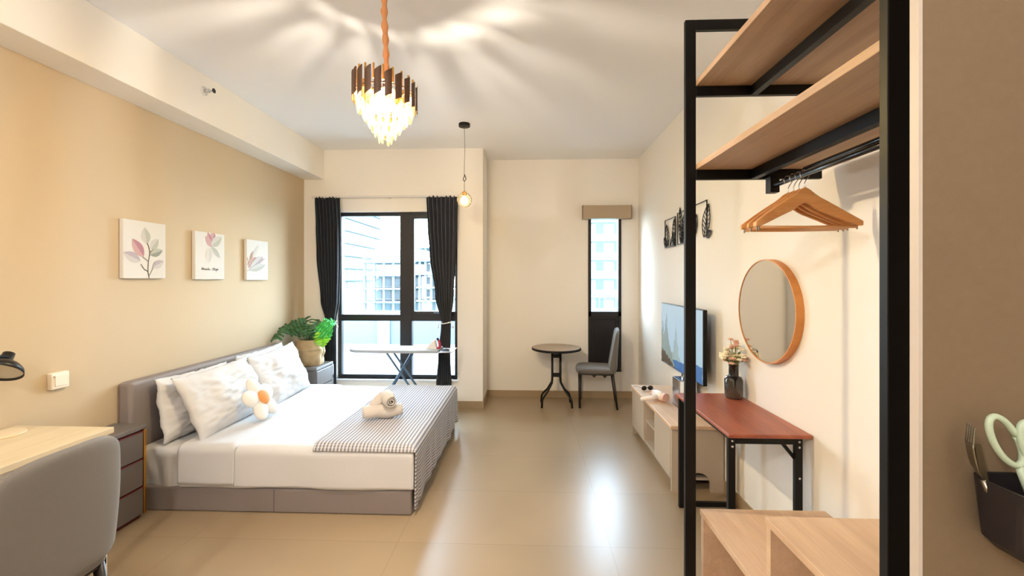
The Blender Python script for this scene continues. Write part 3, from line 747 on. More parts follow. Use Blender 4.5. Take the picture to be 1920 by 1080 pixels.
# roller blind box over the narrow window
t = thing('roller_blind', 'beige roller blind cassette above the narrow window', 'blind', (.978, YB, 2.24))
bx(-.295, .295, -.10, -.005, 0, .165).build('cassette', P('blind_beige', '#a8947a', .6), t, bevel=.006)
bx(-.301, -.295, -.102, -.003, -.002, .167).build('end_cap', P('blind_cap', '#8a7866', .5), t); bx(.295, .301, -.102, -.003, -.002, .167).build('end_cap', P('blind_cap', '#8a7866', .5), t)

# ---------------------------------------------------------------- ironing board and iron
t = thing('ironing_board', 'white ironing board on crossed metal legs in front of the big window', 'ironing board', (-1.38, 4.46, 0))
def brd(u):  # outline
    return u
pl = []
for i in range(13): a = PI/2+PI*i/12; pl.append((-.34+.16*cos(a)*1.0, .15*sin(a)*1.0))
pl += [(-.1, -.165), (.2, -.165), (.46, -.14), (.46, .14), (.2, .165), (-.1, .165)]
MB().prism(pl, .735, .765, lambda a, b_, c_: (a, b_, c_)).build('board_top', P('board_cover', '#9fa5ab', .8), t, bevel=.008)
MB().box(.46, .60, -.12, .12, .738, .745).tube([(.46, -.12, .74), (.61, -.12, .75), (.61, .12, .75), (.46, .12, .74)], .006, 8).build('iron_rest', M_CHROME, t)
M_LEGI = P('leg_slate', '#4c5f70', .35, metal=.6)
for yy in (-.13, -.05): MB().tube([(-.07+(.04 if yy > -.1 else 0), yy, .735), (.43+(.04 if yy > -.1 else 0), yy, .02)], .011, 8).build('leg', M_LEGI, t)
for yy in (.04, .12): MB().tube([(.16, yy, .735), (-.27, yy, .02)], .011, 8).build('leg', M_LEGI, t)
MB().tube([(.45, -.15, .02), (.45, .12, .02)], .011, 8).build('foot_bar', M_LEGI, t); MB().tube([(-.27, -.10, .02), (-.27, .16, .02)], .011, 8).build('foot_bar', M_LEGI, t)
t = thing('steam_iron', 'white steam iron with red handle on the end of the ironing board', 'iron', (-.97, 4.43, .752))
MB().prism([(-.11, .0), (.02, .0), (.02, .028), (.0, .11), (-.02, .10), (-.07, .04), (-.10, .015)], -.035, .035, lambda a, b_, c_: (a, c_, b_)).build('body', P('iron_white', '#e4e2e2', .3), t, bevel=.012, seg=3)
MB().prism([(-.125, -.006), (.03, -.006), (.03, .0), (-.12, .0)], -.042, .042, lambda a, b_, c_: (a, c_, b_)).build('soleplate', M_CHROME, t)
MB().tube([(.025, 0, .01), (.05, 0, .03), (.045, 0, .075), (.03, 0, .11)], [.018, .016, .013, .011], 12).build('handle', P('iron_red', '#b0304a', .35), t, smooth=True)
MB().tube([(.03, 0, .105), (.022, 0, .125)], .013, 10).build('dial', M_BLACK, t)

# ---------------------------------------------------------------- chairs
def make_chair(label, loc, rz):
    """faces -x; seat front at x=-.22"""
    t = thing('dining_chair', label, 'chair', loc, rz, 'grey upholstered dining chairs')
    def seat(mb, sg):
        pass
    # seat: puffy superellipse slab
    mb = MB(); N = 26
    def sf(top):
        def fn(u, v):
            a, b_ = 2*u-1, 2*v-1
            x = a*.235; y = b_*(.215-.01*a)
            q = (abs(a)**5+abs(b_)**5)
            sc_ = min(1, (1/max(q, 1e-6))**.2) if q > 1 else 1
            x *= sc_; y *= sc_; r = min(1, q)
            z = (.475-.03*r**2-.012*(1-r)) if top else (.40+.012*r**2)
            if r >= .999: z = .44
            return (x, y, z)
        return fn
    mb.grid(sf(1), N, N); mb.grid(sf(0), N, N); mb.build('seat', M_GREY, t, smooth=True, weld=True)
    mb = MB(); Zb, Zt = .415, .915
    def bf(front):
        def fn(u, v):
            a = 2*u-1; q = v
            z = Zb+(Zt-Zb)*q
            hw = .205+.018*sin(PI*min(1, q*.9))-.012*q**3
            # round the upper and lower corners
            if q > .86: hw *= (max(0, 1-((q-.86)/.14)**2.6*.22))
            if q < .12: hw *= 1-.18*((.12-q)/.12)**2
            y = a*hw; th = .052*(1-.70*q)*(max(0, 1-abs(a)**6)**.5)*(max(0, 1-abs(2*q-1)**14)**.5)
            cx = .195+.055*q+.012*q*q-.028*a*a*(.3+.7*q)
            zz = z-.020*abs(a)**3*(q > .5)*(q-.5)*2
            return (cx+(-th if front else th), y, zz)
        return fn
    mb.grid(bf(1), 30, 30); mb.grid(bf(0), 30, 30); mb.build('backrest', M_GREY, t, smooth=True, weld=True)
    M_LEG = P('dark_leg', '#1d1210', .4)
    for sx, sy in ((-1, -1), (-1, 1), (1, -1), (1, 1)):
        x0_ = sx*.185; MB().tube([(x0_, sy*.16, .41), (x0_+(.0 if sx < 0 else .055), sy*.18, 0)], [.019, .012], 12).build('leg', M_LEG, t, smooth=True)
    MB().box(-.2, .2, -.18, -.165, .385, .41).box(-.2, .2, .165, .18, .385, .41).box(-.2, -.185, -.18, .18, .385, .41).box(.185, .2, -.18, .18, .385, .41).build('seat_frame', M_LEG, t)
    for x_ in (-.02, .10): MB().prism([(x_-.03, .388), (x_+.03, .388), (x_, .355)], -.18, -.172, lambda a, b_, c_: (a, c_, b_)).build('corner_bracket', M_LEG, t)
    return t
make_chair('grey fabric dining chair seen from behind, pulled up to the wooden desk', (-1.85, 1.43, 0), 0)
make_chair('grey dining chair standing beside the round bistro table', (.805, 5.115, 0), -.14)

# ---------------------------------------------------------------- round bistro table
t = thing('bistro_table', 'small round brown topped table on four bent black legs', 'table', (.335, 5.07, 0))
MB().lathe([(.001, .655), (.272, .655), (.29, .66), (.292, .672), (.286, .684), (.279, .684)], n=56).build('rim', M_BLACK, t)
MB().lathe([(.001, .68), (.279, .68), (.279, .685), (.001, .685)], n=56).build('tabletop', P('brown_glass_top', '#927d69', .28), t)
for sx, sy in ((-1, -1), (-1, 1), (1, -1), (1, 1)):
    pts = [(sx*.048, sy*.03, .66), (sx*.048, sy*.03, .32), (sx*.052, sy*.032, .27), (sx*.10, sy*.06, .18), (sx*.155, sy*.10, .115), (sx*.17, sy*.115, .08), (sx*.175, sy*.12, .0)]
    MB().tube(pts, .012, 10).build('leg', M_BLACK, t, smooth=True)
for z in (.565, .34): MB().box(-.055, .055, -.04, .04, z, z+.035).build('crosspiece', M_BLACK, t, bevel=.004)

# ---------------------------------------------------------------- TV console
t = thing('tv_console', 'low grey tv console with pale wooden top along the right wall', 'tv console', (1.01, 3.04, 0))
LX_, LY_ = .36, 1.14
bx(-.012, LX_, -.012, LY_+.012, .440, .466).build('top', M_OAK, t, bevel=.004)
cc = M_CONS
# end panels with a rounded cable cut-out
mb = MB(); pl = [(0, 0), (.09, 0)]+[(.17+.08*cos(PI-PI*i/10), .10*sin(PI*i/10)) for i in range(11)]+[(LX_, 0), (LX_, .44), (0, .44)]
pl = [(0, 0), (.05, 0), (.05, .44), (0, .44)]
def endp(y0, y1):
    m = MB(); cx, r = .185, .085
    prev = [(0.0, 0.0)]
    outer = [(0, .05), (.10, .05)]+[(cx-r*cos(PI*i/10), .06+r*sin(PI*i/10)) for i in range(11)]+[(.27, .05), (LX_, .05), (LX_, .44), (0, .44)]
    # strips around the semicircle
    m.box(0, .10, y0, y1, 0, .44).box(.27, LX_, y0, y1, .0, .44)
    k = 10
    for i in range(k):
        a0, a1 = PI*i/k, PI*(i+1)/k
        m.prism([(cx-r*cos(a0), .05+r*sin(a0)), (cx-r*cos(a1), .05+r*sin(a1)), (cx-r*cos(a1), .44), (cx-r*cos(a0), .44)], y0, y1, lambda a, b_, c_: (a, c_, b_))
    return m
endp(0, .022).build('side_panel', cc, t, weld=True)
MB().box(.0, LX_, LY_-.022, LY_, 0, .44).build('side_panel', cc, t)
bx(.01, LX_, .02, LY_-.02, .075, .095).build('bottom_shelf', cc, t)
bx(.05, .065, .02, LY_-.02, .0, .075).build('plinth', P('console_plinth', '#8d7f6e', .6), t)
bx(LX_-.012, LX_, .02, LY_-.02, .095, .44).build('back_panel', P('console_back', '#9c8f80', .6), t)
bx(.012, LX_-.012, .40, .416, .095, .44).build('divider', cc, t); bx(.012, LX_-.012, .70, .716, .095, .44).build('divider', cc, t)
bx(.012, LX_-.012, .416, .70, .265, .28).build('middle_shelf', cc, t)
bx(-.004, .012, .024, .402, .085, .436).build('door', cc, t, bevel=.002); bx(-.004, .012, .714, LY_-.024, .085, .436).build('door', cc, t, bevel=.002)
t = thing('power_adapter', 'small white adapter on the middle shelf of the tv console', 'adapter', (1.09, 3.55, .282))
bx(-.02, .02, -.025, .025, .0, .045).build('plug_body', P('adapter_white', '#f0ece4', .4), t, bevel=.004); bx(-.03, .03, -.05, .04, -.001, .012).build('black_base', M_BLACK, t)

# hair dryer and sunglasses
t = thing('hair_dryer', 'pale pink and white hair dryer lying on the tv console', 'hair dryer', (1.10, 3.70, .466), rz=-1.2)
M_PK = P('dryer_pink', '#e3b8a6', .35); M_PW = P('dryer_white', '#f1e6de', .35)
MB().tube([(-.02, 0, .042), (.05, 0, .042), (.10, 0, .042)], [.034, .040, .036], 20).build('barrel', M_PW, t, smooth=True)
MB().tube([(.098, 0, .042), (.125, 0, .042)], [.038, .036], 20).build('intake_cap', M_PK, t)
MB().tube([(-.018, 0, .042), (-.05, 0, .042)], [.03, .024], 20).build('nozzle', M_PK, t)
MB().tube([(.05, -.03, .035), (.035, -.09, .026), (.02, -.17, .02)], [.022, .018, .016], 14).build('handle', M_PW, t, smooth=True)
t = thing('sunglasses', 'black sunglasses beside the hair dryer on the tv console', 'sunglasses', (1.10, 3.98, .467), rz=.3)
for s in (-1, 1): MB().ell((s*.033, 0, .022), (.028, .006, .021), 18, 10).build('lens', P('lens_black', '#0a0808', .15), t, smooth=True)
MB().tube([(-.008, 0, .028), (.008, 0, .028)], .003, 6).build('bridge', M_BLACK, t)
for s in (-1, 1): MB().tube([(s*.06, 0, .028), (s*.062, .11, .02), (s*.06, .13, .004)], .0025, 6).build('temple', P('temple_grey', '#8a8280', .3), t)

# ---------------------------------------------------------------- television
t = thing('television', 'flat screen television showing pale spires under a blue sky', 'television', (1.27, 3.63, .99))
bx(0, .03, -.485, .485, -.275, .28).build('bezel', M_BLACK, t, bevel=.003)
bx(.03, .075, -.38, .40, -.26, .12).build('rear_housing', M_BLACK, t, bevel=.01)
def tvm(n, a, b_, s=1.):
    if n in MATS: return MATS[n]
    m = bpy.data.materials.new(n); m.use_nodes = True; q = m.node_tree; q.nodes.clear()
    o = q.nodes.new('ShaderNodeOutputMaterial'); e = q.nodes.new('ShaderNodeEmission'); tcn = q.nodes.new('ShaderNodeTexCoord'); s_ = q.nodes.new('ShaderNodeSeparateXYZ')
    r = q.nodes.new('ShaderNodeValToRGB'); r.color_ramp.elements[0].color = lin(a); r.color_ramp.elements[1].color = lin(b_)
    no = q.nodes.new('ShaderNodeTexNoise'); no.inputs['Scale'].default_value = 9; no.inputs['Detail'].default_value = 5
    q.links.new(tcn.outputs['Object'], no.inputs['Vector']); q.links.new(tcn.outputs['Object'], s_.inputs[0])
    mr = q.nodes.new('ShaderNodeMapRange'); mr.inputs[1].default_value = -.27; mr.inputs[2].default_value = .27; q.links.new(s_.outputs['Z'], mr.inputs[0])
    ad = q.nodes.new('ShaderNodeMath'); ad.operation = 'MULTIPLY_ADD'; ad.inputs[1].default_value = .5; q.links.new(no.outputs[0], ad.inputs[0])
    sb = q.nodes.new('ShaderNodeMath'); sb.operation = 'SUBTRACT'; sb.inputs[1].default_value = .25; q.links.new(mr.outputs[0], sb.inputs[0]); q.links.new(sb.outputs[0], ad.inputs[2])
    q.links.new(ad.outputs[0], r.inputs[0]); q.links.new(r.outputs[0], e.inputs[0]); e.inputs[1].default_value = s*.5; q.links.new(e.outputs[0], o.inputs[0]); MATS[n] = m; return m
mb = MB()
def sq(pts, lay, mi): mb.add([(-.0008-.0003*lay, y, z) for y, z in pts], [tuple(range(len(pts)))], mi)
sq([(-.478, -.268), (.478, -.268), (.478, .273), (-.478, .273)], 0, 0)
def rough_poly(pts, seed):
    out = []
    for (a, b_), (c_, d_) in zip(pts, pts[1:]+pts[:1]):
        for i in range(5):
            q = i/5; k = .03 if 0 < i else .008
            out.append((max(-.478, min(.478, a+(c_-a)*q+k*noise.noise(Vector((i*3.1, a*9, seed))))), max(-.268, min(.273, b_+(d_-b_)*q+k*noise.noise(Vector((i*2.1, b_*9, seed+5)))))))
    return out
sq(rough_poly([(.478, -.268), (.478, .02), (.44, .12), (.40, -.02), (.36, .10), (.325, .20), (.30, .05), (.26, -.05), (.20, -.14), (.12, -.22), (.05, -.268)], 2), 1, 1)
sq(rough_poly([(.18, -.2), (.14, -.08), (.11, .02), (.085, .14), (.065, .02), (.03, -.10), (-.02, -.2), (.05, -.25)], 6), 2, 2)
sq(rough_poly([(.478, -.268), (.478, -.14), (.36, -.17), (.22, -.22), (.1, -.268)], 9), 3, 3)
sq(rough_poly([(.10, -.268), (.16, -.2), (-.1, -.19), (-.3, -.16), (-.478, -.14), (-.478, -.268)], 12), 3, 4)
mb.build('screen', [tvm('tv_sky', '#b8d4e4', '#cfe2ec', .9), tvm('tv_rock', '#9aa69a', '#b9c8cc', .85), tvm('tv_rock_far', '#a9bab4', '#c0d2d8', .9), tvm('tv_ground', '#6f6254', '#94907e', .8), tvm('tv_sea', '#5a80b4', '#8eb0d8', .85)], t)
s_ = MB().box(-.075, -.063, -.20, -.05, -.524, -.30).box(.055, .067, -.20, -.05, -.524, -.30).box(-.075, .067, -.20, -.05, -.31, -.298).box(-.075, .067, -.20, -.05, -.524, -.514)
s_.build('stand', M_CHROME, t, bevel=.003); bx(-.02, .05, -.14, -.10, -.30, -.26).build('stand_neck', M_CHROME, t)
bx(.075, .109, -.1, .1, -.1, .1).build('wall_bracket', M_BLACK, t)

# ---------------------------------------------------------------- red folding desk
DX0, DX1, DY0, DY1 = .975, 1.375, 2.11, 2.87
t = thing('folding_desk', 'narrow folding desk with reddish brown top and black metal frame', 'desk', (DX0, DY0, 0))
W_, D_ = DX1-DX0, DY1-DY0
bx(0, W_, 0, D_, .722, .742).build('desktop', M_REDWOOD, t, bevel=.006, seg=3)
for yy in (.03, D_-.045):
    bx(.012, .047, yy, yy+.025, .0, .722).build('leg', M_BLACK, t, bevel=.003); bx(W_-.065, W_-.03, yy, yy+.025, .0, .722).build('leg', M_BLACK, t, bevel=.003)
    bx(.047, W_-.065, yy, yy+.022, .685, .722).build('top_rail', M_BLACK, t, bevel=.002)
    bx(.047, W_-.065, yy, yy+.022, .01, .04).build('bottom_rail', M_BLACK, t, bevel=.002)
for x_ in (.02, W_-.04): bx(x_, x_+.02, .05, D_-.05, .70, .722).build('side_rail', M_BLACK, t)
MB().bar((W_-.13, .05, .70), (W_-.05, .05, .60), .012, .016).build('brace', M_BLACK, t)
for x_ in (.030, W_-.048):
    for z in (.70, .672): MB().lathe([(.006, 0), (.006, -.003), (.003, -.005)], (x_, .03, z), 12, axis='y').build('bolt', M_CHROME, t)
MB().lathe([(.006, 0), (.006, -.003), (.003, -.005)], (W_-.047, .03, .52), 12, axis='y').build('bolt', M_CHROME, t)

# vase with small flowers
VX, VY = 1.305, 2.76
t = thing('vase', 'dark smoked glass bottle vase on the red desk', 'vase', (VX, VY, .742))
prof = [(.001, .0), (.046, 0), (.053, .01), (.054, .06), (.054, .115), (.045, .135), (.030, .14), (.029, .145), (.029, .205), (.033, .21)]
def glassm():
    m = bpy.data.materials.new('smoked_glass'); m.use_nodes = True; q = m.node_tree; b = q.nodes['Principled BSDF']
    tcn = q.nodes.new('ShaderNodeTexCoord'); s_ = q.nodes.new('ShaderNodeSeparateXYZ'); r = q.nodes.new('ShaderNodeValToRGB'); mr = q.nodes.new('ShaderNodeMapRange')
    mr.inputs[2].default_value = .21; q.links.new(tcn.outputs['Object'], s_.inputs[0]); q.links.new(s_.outputs['Z'], mr.inputs[0]); q.links.new(mr.outputs[0], r.inputs[0])
    r.color_ramp.elements[0].color = lin('#5d5650'); r.color_ramp.elements[0].position = .1; r.color_ramp.elements[1].color = lin('#0e0d10'); r.color_ramp.elements[1].position = .6
    q.links.new(r.outputs[0], b.inputs['Base Color']); b.inputs['Roughness'].default_value = .12; b.inputs['Transmission Weight'].default_value = .25; b.inputs['Coat Weight'].default_value = .5
    return m
MB().lathe(prof, n=40).build('glass_body', glassm(), t, smooth=True, bevel=.001)
t = thing('flower_bunch', 'bunch of small cream and pink artificial flowers in the dark vase', 'flowers', (VX, VY, .742+.21))
M_FC = P('flower_cream', '#f3ecd2', .7); M_FP = P('flower_pink', '#e6b8a8', .7); M_FG = P('flower_green', '#7d8a52', .7); M_FY = P('flower_yellow', '#d9b858', .7)
for k in range(64):
    a = random.uniform(0, 2*PI); r = .070*math.sqrt(random.random()); z = .012+.115*random.random()*(1.2-r/.12)
    if k < 4: z = .125+.012*k; r = .018; m_ = M_FP
    else: m_ = random.choice((M_FC, M_FC, M_FC, M_FC, M_FC, M_FP))
    c_ = Vector((r*cos(a), r*sin(a), z)); mb = MB()
    ax = random.uniform(0, 6)
    for q in range(5):
        aa = 2*PI*q/5+ax; mb.ell(c_+Vector((.0095*cos(aa), .0095*sin(aa), 0)), (.009, .009, .0065), 8, 6)
    fl = mb.build('blossom', m_, t, smooth=True)
    MB().ell(c_+Vector((0, 0, .004)), (.004, .004, .003), 6, 5).build('stamen', M_FY, fl)
    MB().tube([(0, 0, -.05), (c_.x*.5, c_.y*.5, z*.4), tuple(c_)], .0015, 5).build('stem', M_FG, fl)
for k in range(22):
    a = random.uniform(0, 2*PI); r = .05; z = .02+.06*random.random()
    M_ = Matrix.Rotation(a, 3, 'Z') @ Matrix.Rotation(-.6, 3, 'Y')
    MB().ell((r*cos(a), r*sin(a), z), (.016, .006, .003), 8, 6, M=M_).build('leaf', M_FG, t, smooth=True)

# round mirror
t = thing('round_mirror', 'round wall mirror with deep orange wooden rim', 'mirror', (XR, 2.475, 1.315))
Rm = .293; n = 72
mb = MB().lathe([(Rm, -.001), (Rm, -.042), (Rm-.006, -.042), (Rm-.006, -.001)], n=n, axis='x'); mb.f = [f for f in mb.f if len(f) == 4]; mb.m = [0]*len(mb.f)
for k in range(n): a, b_ = k, (k+1) % n; mb.f.append((a+3*n, b_+3*n, b_, a)); mb.m.append(0)
mb.build('rim', wood('mirror_wood', '#c07a35', '#d08c45', 0, .4, 12, 4), t, smooth=False)
mb = MB().lathe([(.001, -.039), (Rm-.006, -.039), (Rm-.006, -.002), (.001, -.002)], n=n, axis='x'); mb.build('mirror_glass', P('mirror_silver', '#f2f2f2', .01, metal=1), t)

# metal leaf wall art (three)
def art(label, yc, z0, wid, h, kind):
    t = thing('metal_wall_art', label, 'wall art', (XR-.012, yc, z0), group='black metal leaf panels on the right wall'); W = wid; r = .0035
    mb = MB()
    if kind != 2:
        top = h
        mb.tube([(0, -W/2, 0), (0, W/2, 0), (0, W/2, top), (0, -W/2, top), (0, -W/2, 0)], .005, 6)
    else:
        mb.tube([(0, W/2, .02), (0, W/2, h), (0, -W/2, h), (0, -W/2, .02)], .005, 6)
    mb.build('frame', M_BLACK, t)
    def lf(b0, ang, ln, wd, nv=6):
        m = MB(); n = 14
        for s in (-1, 1):
            pts = []
            for i in range(n+1):
                q = i/n; hw = s*wd*sin(PI*q)**.75*(1-.2*q)
                a = q*ln; pts.append((0, b0[0]+a*cos(ang)-hw*sin(ang), b0[1]+a*sin(ang)+hw*cos(ang)))
            m.tube(pts, r, 5)
            for k in range(1, nv):
                q = k/nv; q2 = min(.97, q+.12); hw = s*wd*sin(PI*q2)**.75*(1-.2*q2)
                m.tube([(0, b0[0]+q*ln*cos(ang), b0[1]+q*ln*sin(ang)), (0, b0[0]+q2*ln*cos(ang)-hw*sin(ang), b0[1]+q2*ln*sin(ang)+hw*cos(ang))], r*.8, 5)
        m.tube([(0, b0[0], b0[1]), (0, b0[0]+ln*cos(ang), b0[1]+ln*sin(ang))], r, 5)
        m.build('leaf', M_BLACK, t)
    if kind == 0:
        lf((.06, .01), 1.35, .22, .055); lf((-.08, .04), 1.75, .22, .045); lf((0, .0), 2.4, .17, .04); lf((.1, .0), .9, .13, .04); lf((-.12, .0), 1.2, .13, .03)
    elif kind == 1:
        lf((.05, .0), 1.5, .33, .05, 9); lf((-.06, .0), 1.6, .32, .05, 9); lf((0, 0), 1.1, .2, .05); lf((0, .12), 2., .17, .045); lf((0.02, .0), 2.2, .15, .045)
    else:
        lf((-.10, -.0), 1.9, .26, .075, 8); lf((.08, .02), 1.35, .22, .06, 7); lf((.1, .05), 1.9, .16, .05); lf((-.14, 0), 2.8, .10, .03)
art('black metal leaf panel farthest left, above the television', 4.165, 1.805, .30, .27, 0)
art('black metal leaf panel in the middle, half behind the black post', 3.825, 1.81, .27, .285, 1)
art('black metal leaf panel nearest the mirror with open top corner', 3.475, 1.82, .31, .28, 2)

# ---------------------------------------------------------------- wardrobe rack
ra = thing('wardrobe_rack', 'tall open wardrobe rack with black steel frame and wooden shelves', 'clothes rack', (.709, .868, 0))
T_ = .047; TY = .022; YL = 1.104; XW = .60
def rb(*a): return MB().box(*a)
for y_ in (0, YL-TY): rb(0, T_, y_, y_+TY, 0, 2.665).build('post', M_BLACK, ra, bevel=.002)
for y_ in (0, YL-TY):
    rb(T_, XW+.05, y_, y_+TY, 2.619, 2.665).build('top_bar', M_BLACK, ra, bevel=.002)
    for z in (2.322, 1.945): rb(T_, XW, y_, y_+TY, z, z+.044).build('shelf_bracket', M_BLACK, ra, bevel=.002)
for z in (2.322, 1.945):
    rb(.29, .32, TY, YL-TY, z, z+.043).build('shelf_beam', M_BLACK, ra, bevel=.002)
    rb(.047, XW, -.005, YL+.01, z+.044, z+.069).build('shelf', M_SHELFW, ra, bevel=.002)
rb(.345, .385, YL-.075, YL-.035, 1.875, 1.946).build('rod_bracket', M_BLACK, ra, bevel=.002); rb(.345, .385, .07, .11, 1.86, 1.962).build('rod_bracket', M_BLACK, ra, bevel=.002)
MB().tube([(.363, .10, 1.905), (.363, YL-.065, 1.905)], .0105, 12).tube([(.385, .10, 1.932), (.385, .86, 1.932)], .010, 12).build('hanging_rod', P('black_rod', '#120e10', .25), ra, smooth=True)
# storage cubes under the rack
def cube(label, x0, x1, y0, y1, z, zs):
    t = thing('storage_cube', label, 'storage cube', (x0, y0, zs), group='open wooden cubes at the foot of the rack'); X, Y, Z = x1-x0, y1-y0, z-zs; q = .025
    rb(-.0, X, 0, Y, Z-q, Z).build('top_board', M_OAK, t, bevel=.002)
    rb(.006, X, 0, q, 0, Z-q).build('side_board', M_OAK, t); rb(.006, X, Y-q, Y, 0, Z-q).build('side_board', M_OAK, t)
    rb(X-q, X, q, Y-q, 0, Z-q).build('back_board', M_SHELFW, t); rb(.006, X, q, Y-q, 0, q).build('bottom_board', M_OAK, t)
    if Z > .4: rb(.01, X-q, q, Y-q, Z*.5-.12, Z*.5-.095).build('inner_shelf', M_OAK, t)
    return t
cube('lower open wooden cube at the far end of the rack, under the desk side', .778, 1.33, 1.482, 1.965, .457, 0)
cube('taller open wooden cube at the near end of the rack', .80, 1.33, .93, 1.475, .695, 0)

# hangers
def hanger(label, loc, rz, proto=None):
    if proto: t = copy_tree(proto); t.location = loc; t.rotation_euler = (0, 0, rz); t['label'] = label; return t
    t = thing('coat_hanger', label, 'hanger', loc, rz, 'wooden hangers on the rod')
    # hook, origin at the rod's top
    pts = [(-.014, 0, -.012), (-.016, 0, .004), (-.008, 0, .016), (.006, 0, .017), (.016, 0, .006), (.016, 0, -.008), (.006, 0, -.022), (0, 0, -.035), (0, 0, -.07)]
    MB().tube(pts, .0018, 8).build('hook', M_CHROME, t, smooth=True)
    up = []; dn = []; n = 22
    for i in range(n+1):
        x = -.196+.392*i/n; a = abs(x)/.196
        top = -.062-.125*(a**1.15)-.0+(.012*cos(min(1, a/.22)*PI/2) if a < .22 else 0)+.0
        th = .040*(1-a)**.7+.022
        if a > .93: th *= .8
        up.append((x, top)); dn.append((x, top-th))
    mb = MB()
    for i in range(n):
        for y0, y1 in ((-.0075, .0075),):
            v = []
            for (a, b_) in (up[i], up[i+1], dn[i+1], dn[i]):
                bow = -.025*(abs(a)/.196)**2
                v += [(a, y0+bow, b_), (a, y1+bow, b_)]
            f = [(0, 2, 3, 1), (2, 4, 5, 3), (4, 6, 7, 5), (6, 0, 1, 7), (0, 6, 4, 2), (1, 3, 5, 7)] if 1 else []
            mb.add(v, f)
    # drop duplicated inner faces by welding and keeping the outer skin
    mb2 = MB(); k = len(up); v = []
    for (a, b_), (c_, d_) in zip(up, dn):
        bow = -.025*(abs(a)/.196)**2
        v += [(a, -.0075+bow, b_), (a, .0075+bow, b_), (c_, .0075+bow, d_), (c_, -.0075+bow, d_)]
    f = []
    for i in range(k-1):
        q = i*4
        for j in range(4): f.append((q+j, q+(j+1) % 4, q+4+(j+1) % 4, q+4+j))
    f += [(3, 2, 1, 0), ((k-1)*4, (k-1)*4+1, (k-1)*4+2, (k-1)*4+3)]
    mb2.add(v, f).build('shoulder_bar', M_HANG, t, bevel=.003, smooth=True)
    MB().tube([(-.178, -.02, -.207), (0, -.02, -.209), (.178, -.02, -.207)], .0065, 10).build('trouser_bar', M_HANG, t, smooth=True)
    for s in (-1, 1): MB().tube([(s*.18, -.022, -.195), (s*.18, -.02, -.218)], .003, 6).build('pin', M_CHROME, t)
    return t
h0 = hanger('front wooden hanger on the rod, nearest the camera', (1.074, 1.70, 1.905), -.03)
hanger('second wooden hanger from the front on the rod', (1.073, 1.732, 1.905), .06, h0)
hanger('third wooden hanger from the front on the rod', (1.072, 1.764, 1.905), .0, h0)
hanger('rearmost wooden hanger on the rod', (1.071, 1.80, 1.905), -.06, h0)

# ---------------------------------------------------------------- wooden desk at left with lamp
t = thing('writing_desk', 'pale wooden desk with white legs against the beige wall', 'desk', (-2.61, .55, 0))
bx(0, .52, 0, 1.53, .72, .75).build('desktop', M_OAKD, t, bevel=.003)
M_WL = P('white_leg', '#e6ded2', .5)
for x_, y_ in ((.455, 1.47), (.02, 1.47), (.455, .02), (.02, .02)): bx(x_, x_+.045, y_, y_+.045, 0, .72).build('leg', M_WL, t, bevel=.003)
bx(.465, .49, .06, 1.47, .66, .72).build('apron', M_WL, t); bx(.03, .05, .06, 1.47, .66, .72).build('apron', M_WL, t)
t = thing('desk_lamp', 'desk lamp with black dome shade and pale round base', 'lamp', (-2.50, 1.965, .75))
MB().lathe([(.001, 0), (.072, 0), (.075, .004), (.073, .012), (.05, .016), (.001, .018)], (0, -.02, 0), 40).build('base', P('lamp_base', '#dcc8a8', .5), t, smooth=False)
MB().tube([(-.02, -.06, .015), (-.035, -.12, .25), (-.03, -.12, .34), (-.02, -.06, .385), (-.02, .01, .37)], .008, 10).build('stem', M_BLACK, t, smooth=True)
Ml = Matrix.Translation((-.03, 0, .335)) @ Matrix.Rotation(-.30, 4, 'Y') @ Matrix.Rotation(-.62, 4, 'X')
def tilt(mb): mb.v = [tuple(Ml @ Vector(p)) for p in mb.v]; return mb
pr = [(.022, .060), (.024, .022), (.03, .015), (.058, .002), (.078, -.020), (.085, -.045), (.083, -.045), (.075, -.022), (.055, -.002), (.026, .01)]
mb = MB().lathe(pr, n=40); mb.f = mb.f[:-1]; mb.m = mb.m[:-1]; tilt(mb).build('lamp_shade', [P('lamp_black', '#171413', .35)], t, smooth=True)
tilt(MB().lathe([(.001, -.030), (.079, -.034), (.079, -.030), (.001, -.024)], n=32)).build('diffuser', P('lamp_diffuser', '#b9b4a8', .6), t)

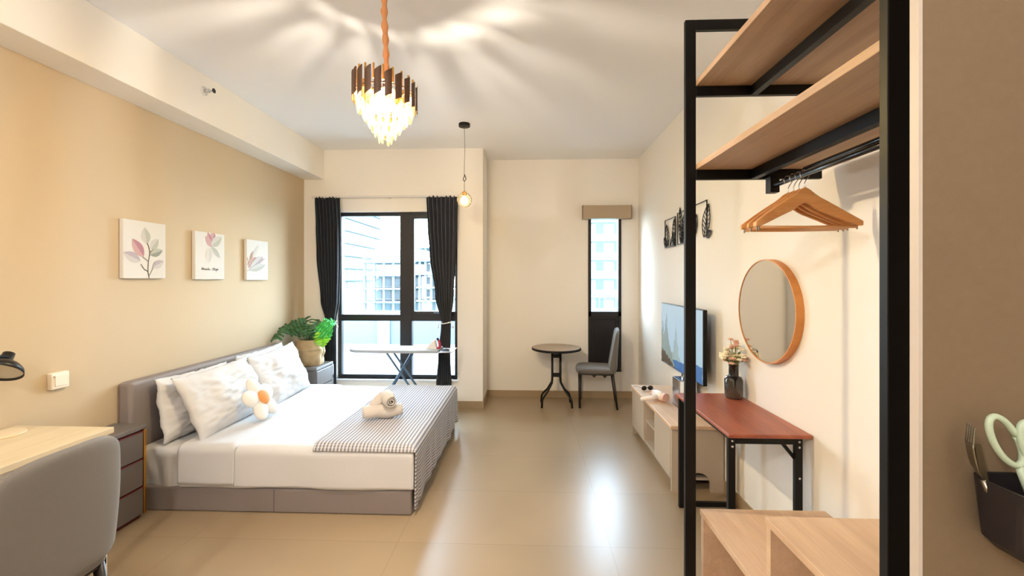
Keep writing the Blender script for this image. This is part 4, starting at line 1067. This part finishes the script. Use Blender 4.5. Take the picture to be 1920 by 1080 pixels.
# ---------------------------------------------------------------- utensil holder on the partition
t = thing('utensil_holder', 'black plastic utensil cup fixed to the tan partition', 'holder', (.763, .651, 1.096))
def rr(w_, d_, r, n=6):
    out = []
    for cx, cy, a0 in ((w_-r, d_-r, 0), (-w_+r, d_-r, PI/2), (-w_+r, -d_+r, PI), (w_-r, -d_+r, 3*PI/2)):
        out += [(cx+r*cos(a0+PI/2*i/n), cy+r*sin(a0+PI/2*i/n)) for i in range(n+1)]
    return out
mb = MB(); rings = [(rr(.060, .036, .022), .0), (rr(.070, .044, .026), .012), (rr(.076, .048, .024), .1), (rr(.072, .044, .022), .1), (rr(.066, .040, .024), .014)]
v = []; nn = len(rings[0][0])
for q, z in rings: v += [(a, b_, z) for a, b_ in q]
f = [tuple(range(nn-1, -1, -1)), tuple(range(4*nn, 5*nn))]
for i in range(4):
    for k in range(nn): f.append((i*nn+k, i*nn+(k+1) % nn, (i+1)*nn+(k+1) % nn, (i+1)*nn+k))
mb.add(v, f).build('cup', P('cup_black', '#1b1618', .45), t, smooth=False)
M_STEEL = P('steel', '#8b8578', .28, metal=1)
t = thing('fork', 'steel fork leaning out of the black utensil cup', 'fork', (.692, .668, 1.184), rz=-.45)
MB().tube([(.008, 0, -.07), (.002, 0, -.01), (-.006, 0, .012)], [.004, .0045, .004], 8).build('handle', M_STEEL, t, smooth=True)
def ft(u, v): return (-.006-.030*u+.022*max(0, u-.25)**1.3, (v-.5)*.024*min(1, .3+u*2), .012+.055*u)
MB().grid(ft, 6, 4).build('neck', M_STEEL, t, smooth=True, solid=.0015)
for k in range(4): MB().tube([ft(.9, (k+.2)/3.4), (ft(1, 0)[0]+.002, (k/3-.5)*.022, .092)], [.0017, .001], 6).build('tine', M_STEEL, t)
t = thing('spoon', 'steel spoon handle standing in the black utensil cup', 'spoon', (.712, .68, 1.19))
MB().grid(lambda u, v: (-.004-.020*u+(v-.5)*.012*(1.1-.3*u), .0, -.05+.105*u), 6, 3).build('handle', P('dull_steel', '#6a5d48', .5, metal=.8), t, solid=.0015)
t = thing('scissors', 'kitchen scissors with pale green handles standing in the utensil cup', 'scissors', (.717, .657, 1.198))
M_MINT = P('mint_plastic', '#aebfa8', .4)
def loop(cx, cz, rx, rz_, tilt, y=0):
    pts = []
    for i in range(33):
        a = 2*PI*i/32; x_ = rx*cos(a); z_ = rz_*sin(a); pts.append((cx+x_*cos(tilt)-z_*sin(tilt), y, cz+x_*sin(tilt)+z_*cos(tilt)))
    return MB().tube(pts, .0046, 10)
loop(-.012, .062, .0165, .040, .50).tube([(.006, 0, .026), (.030, 0, -.035)], [.0048, .006], 8).build('handle_loop', M_MINT, t, smooth=True)
loop(.025, .056, .0165, .038, .42, -.004).tube([(.040, -.004, .022), (.040, -.002, -.035)], [.0048, .006], 8).build('handle_loop', M_MINT, t, smooth=True)
bx(.024, .046, -.002, .002, -.085, -.02).build('blade', M_STEEL, t)
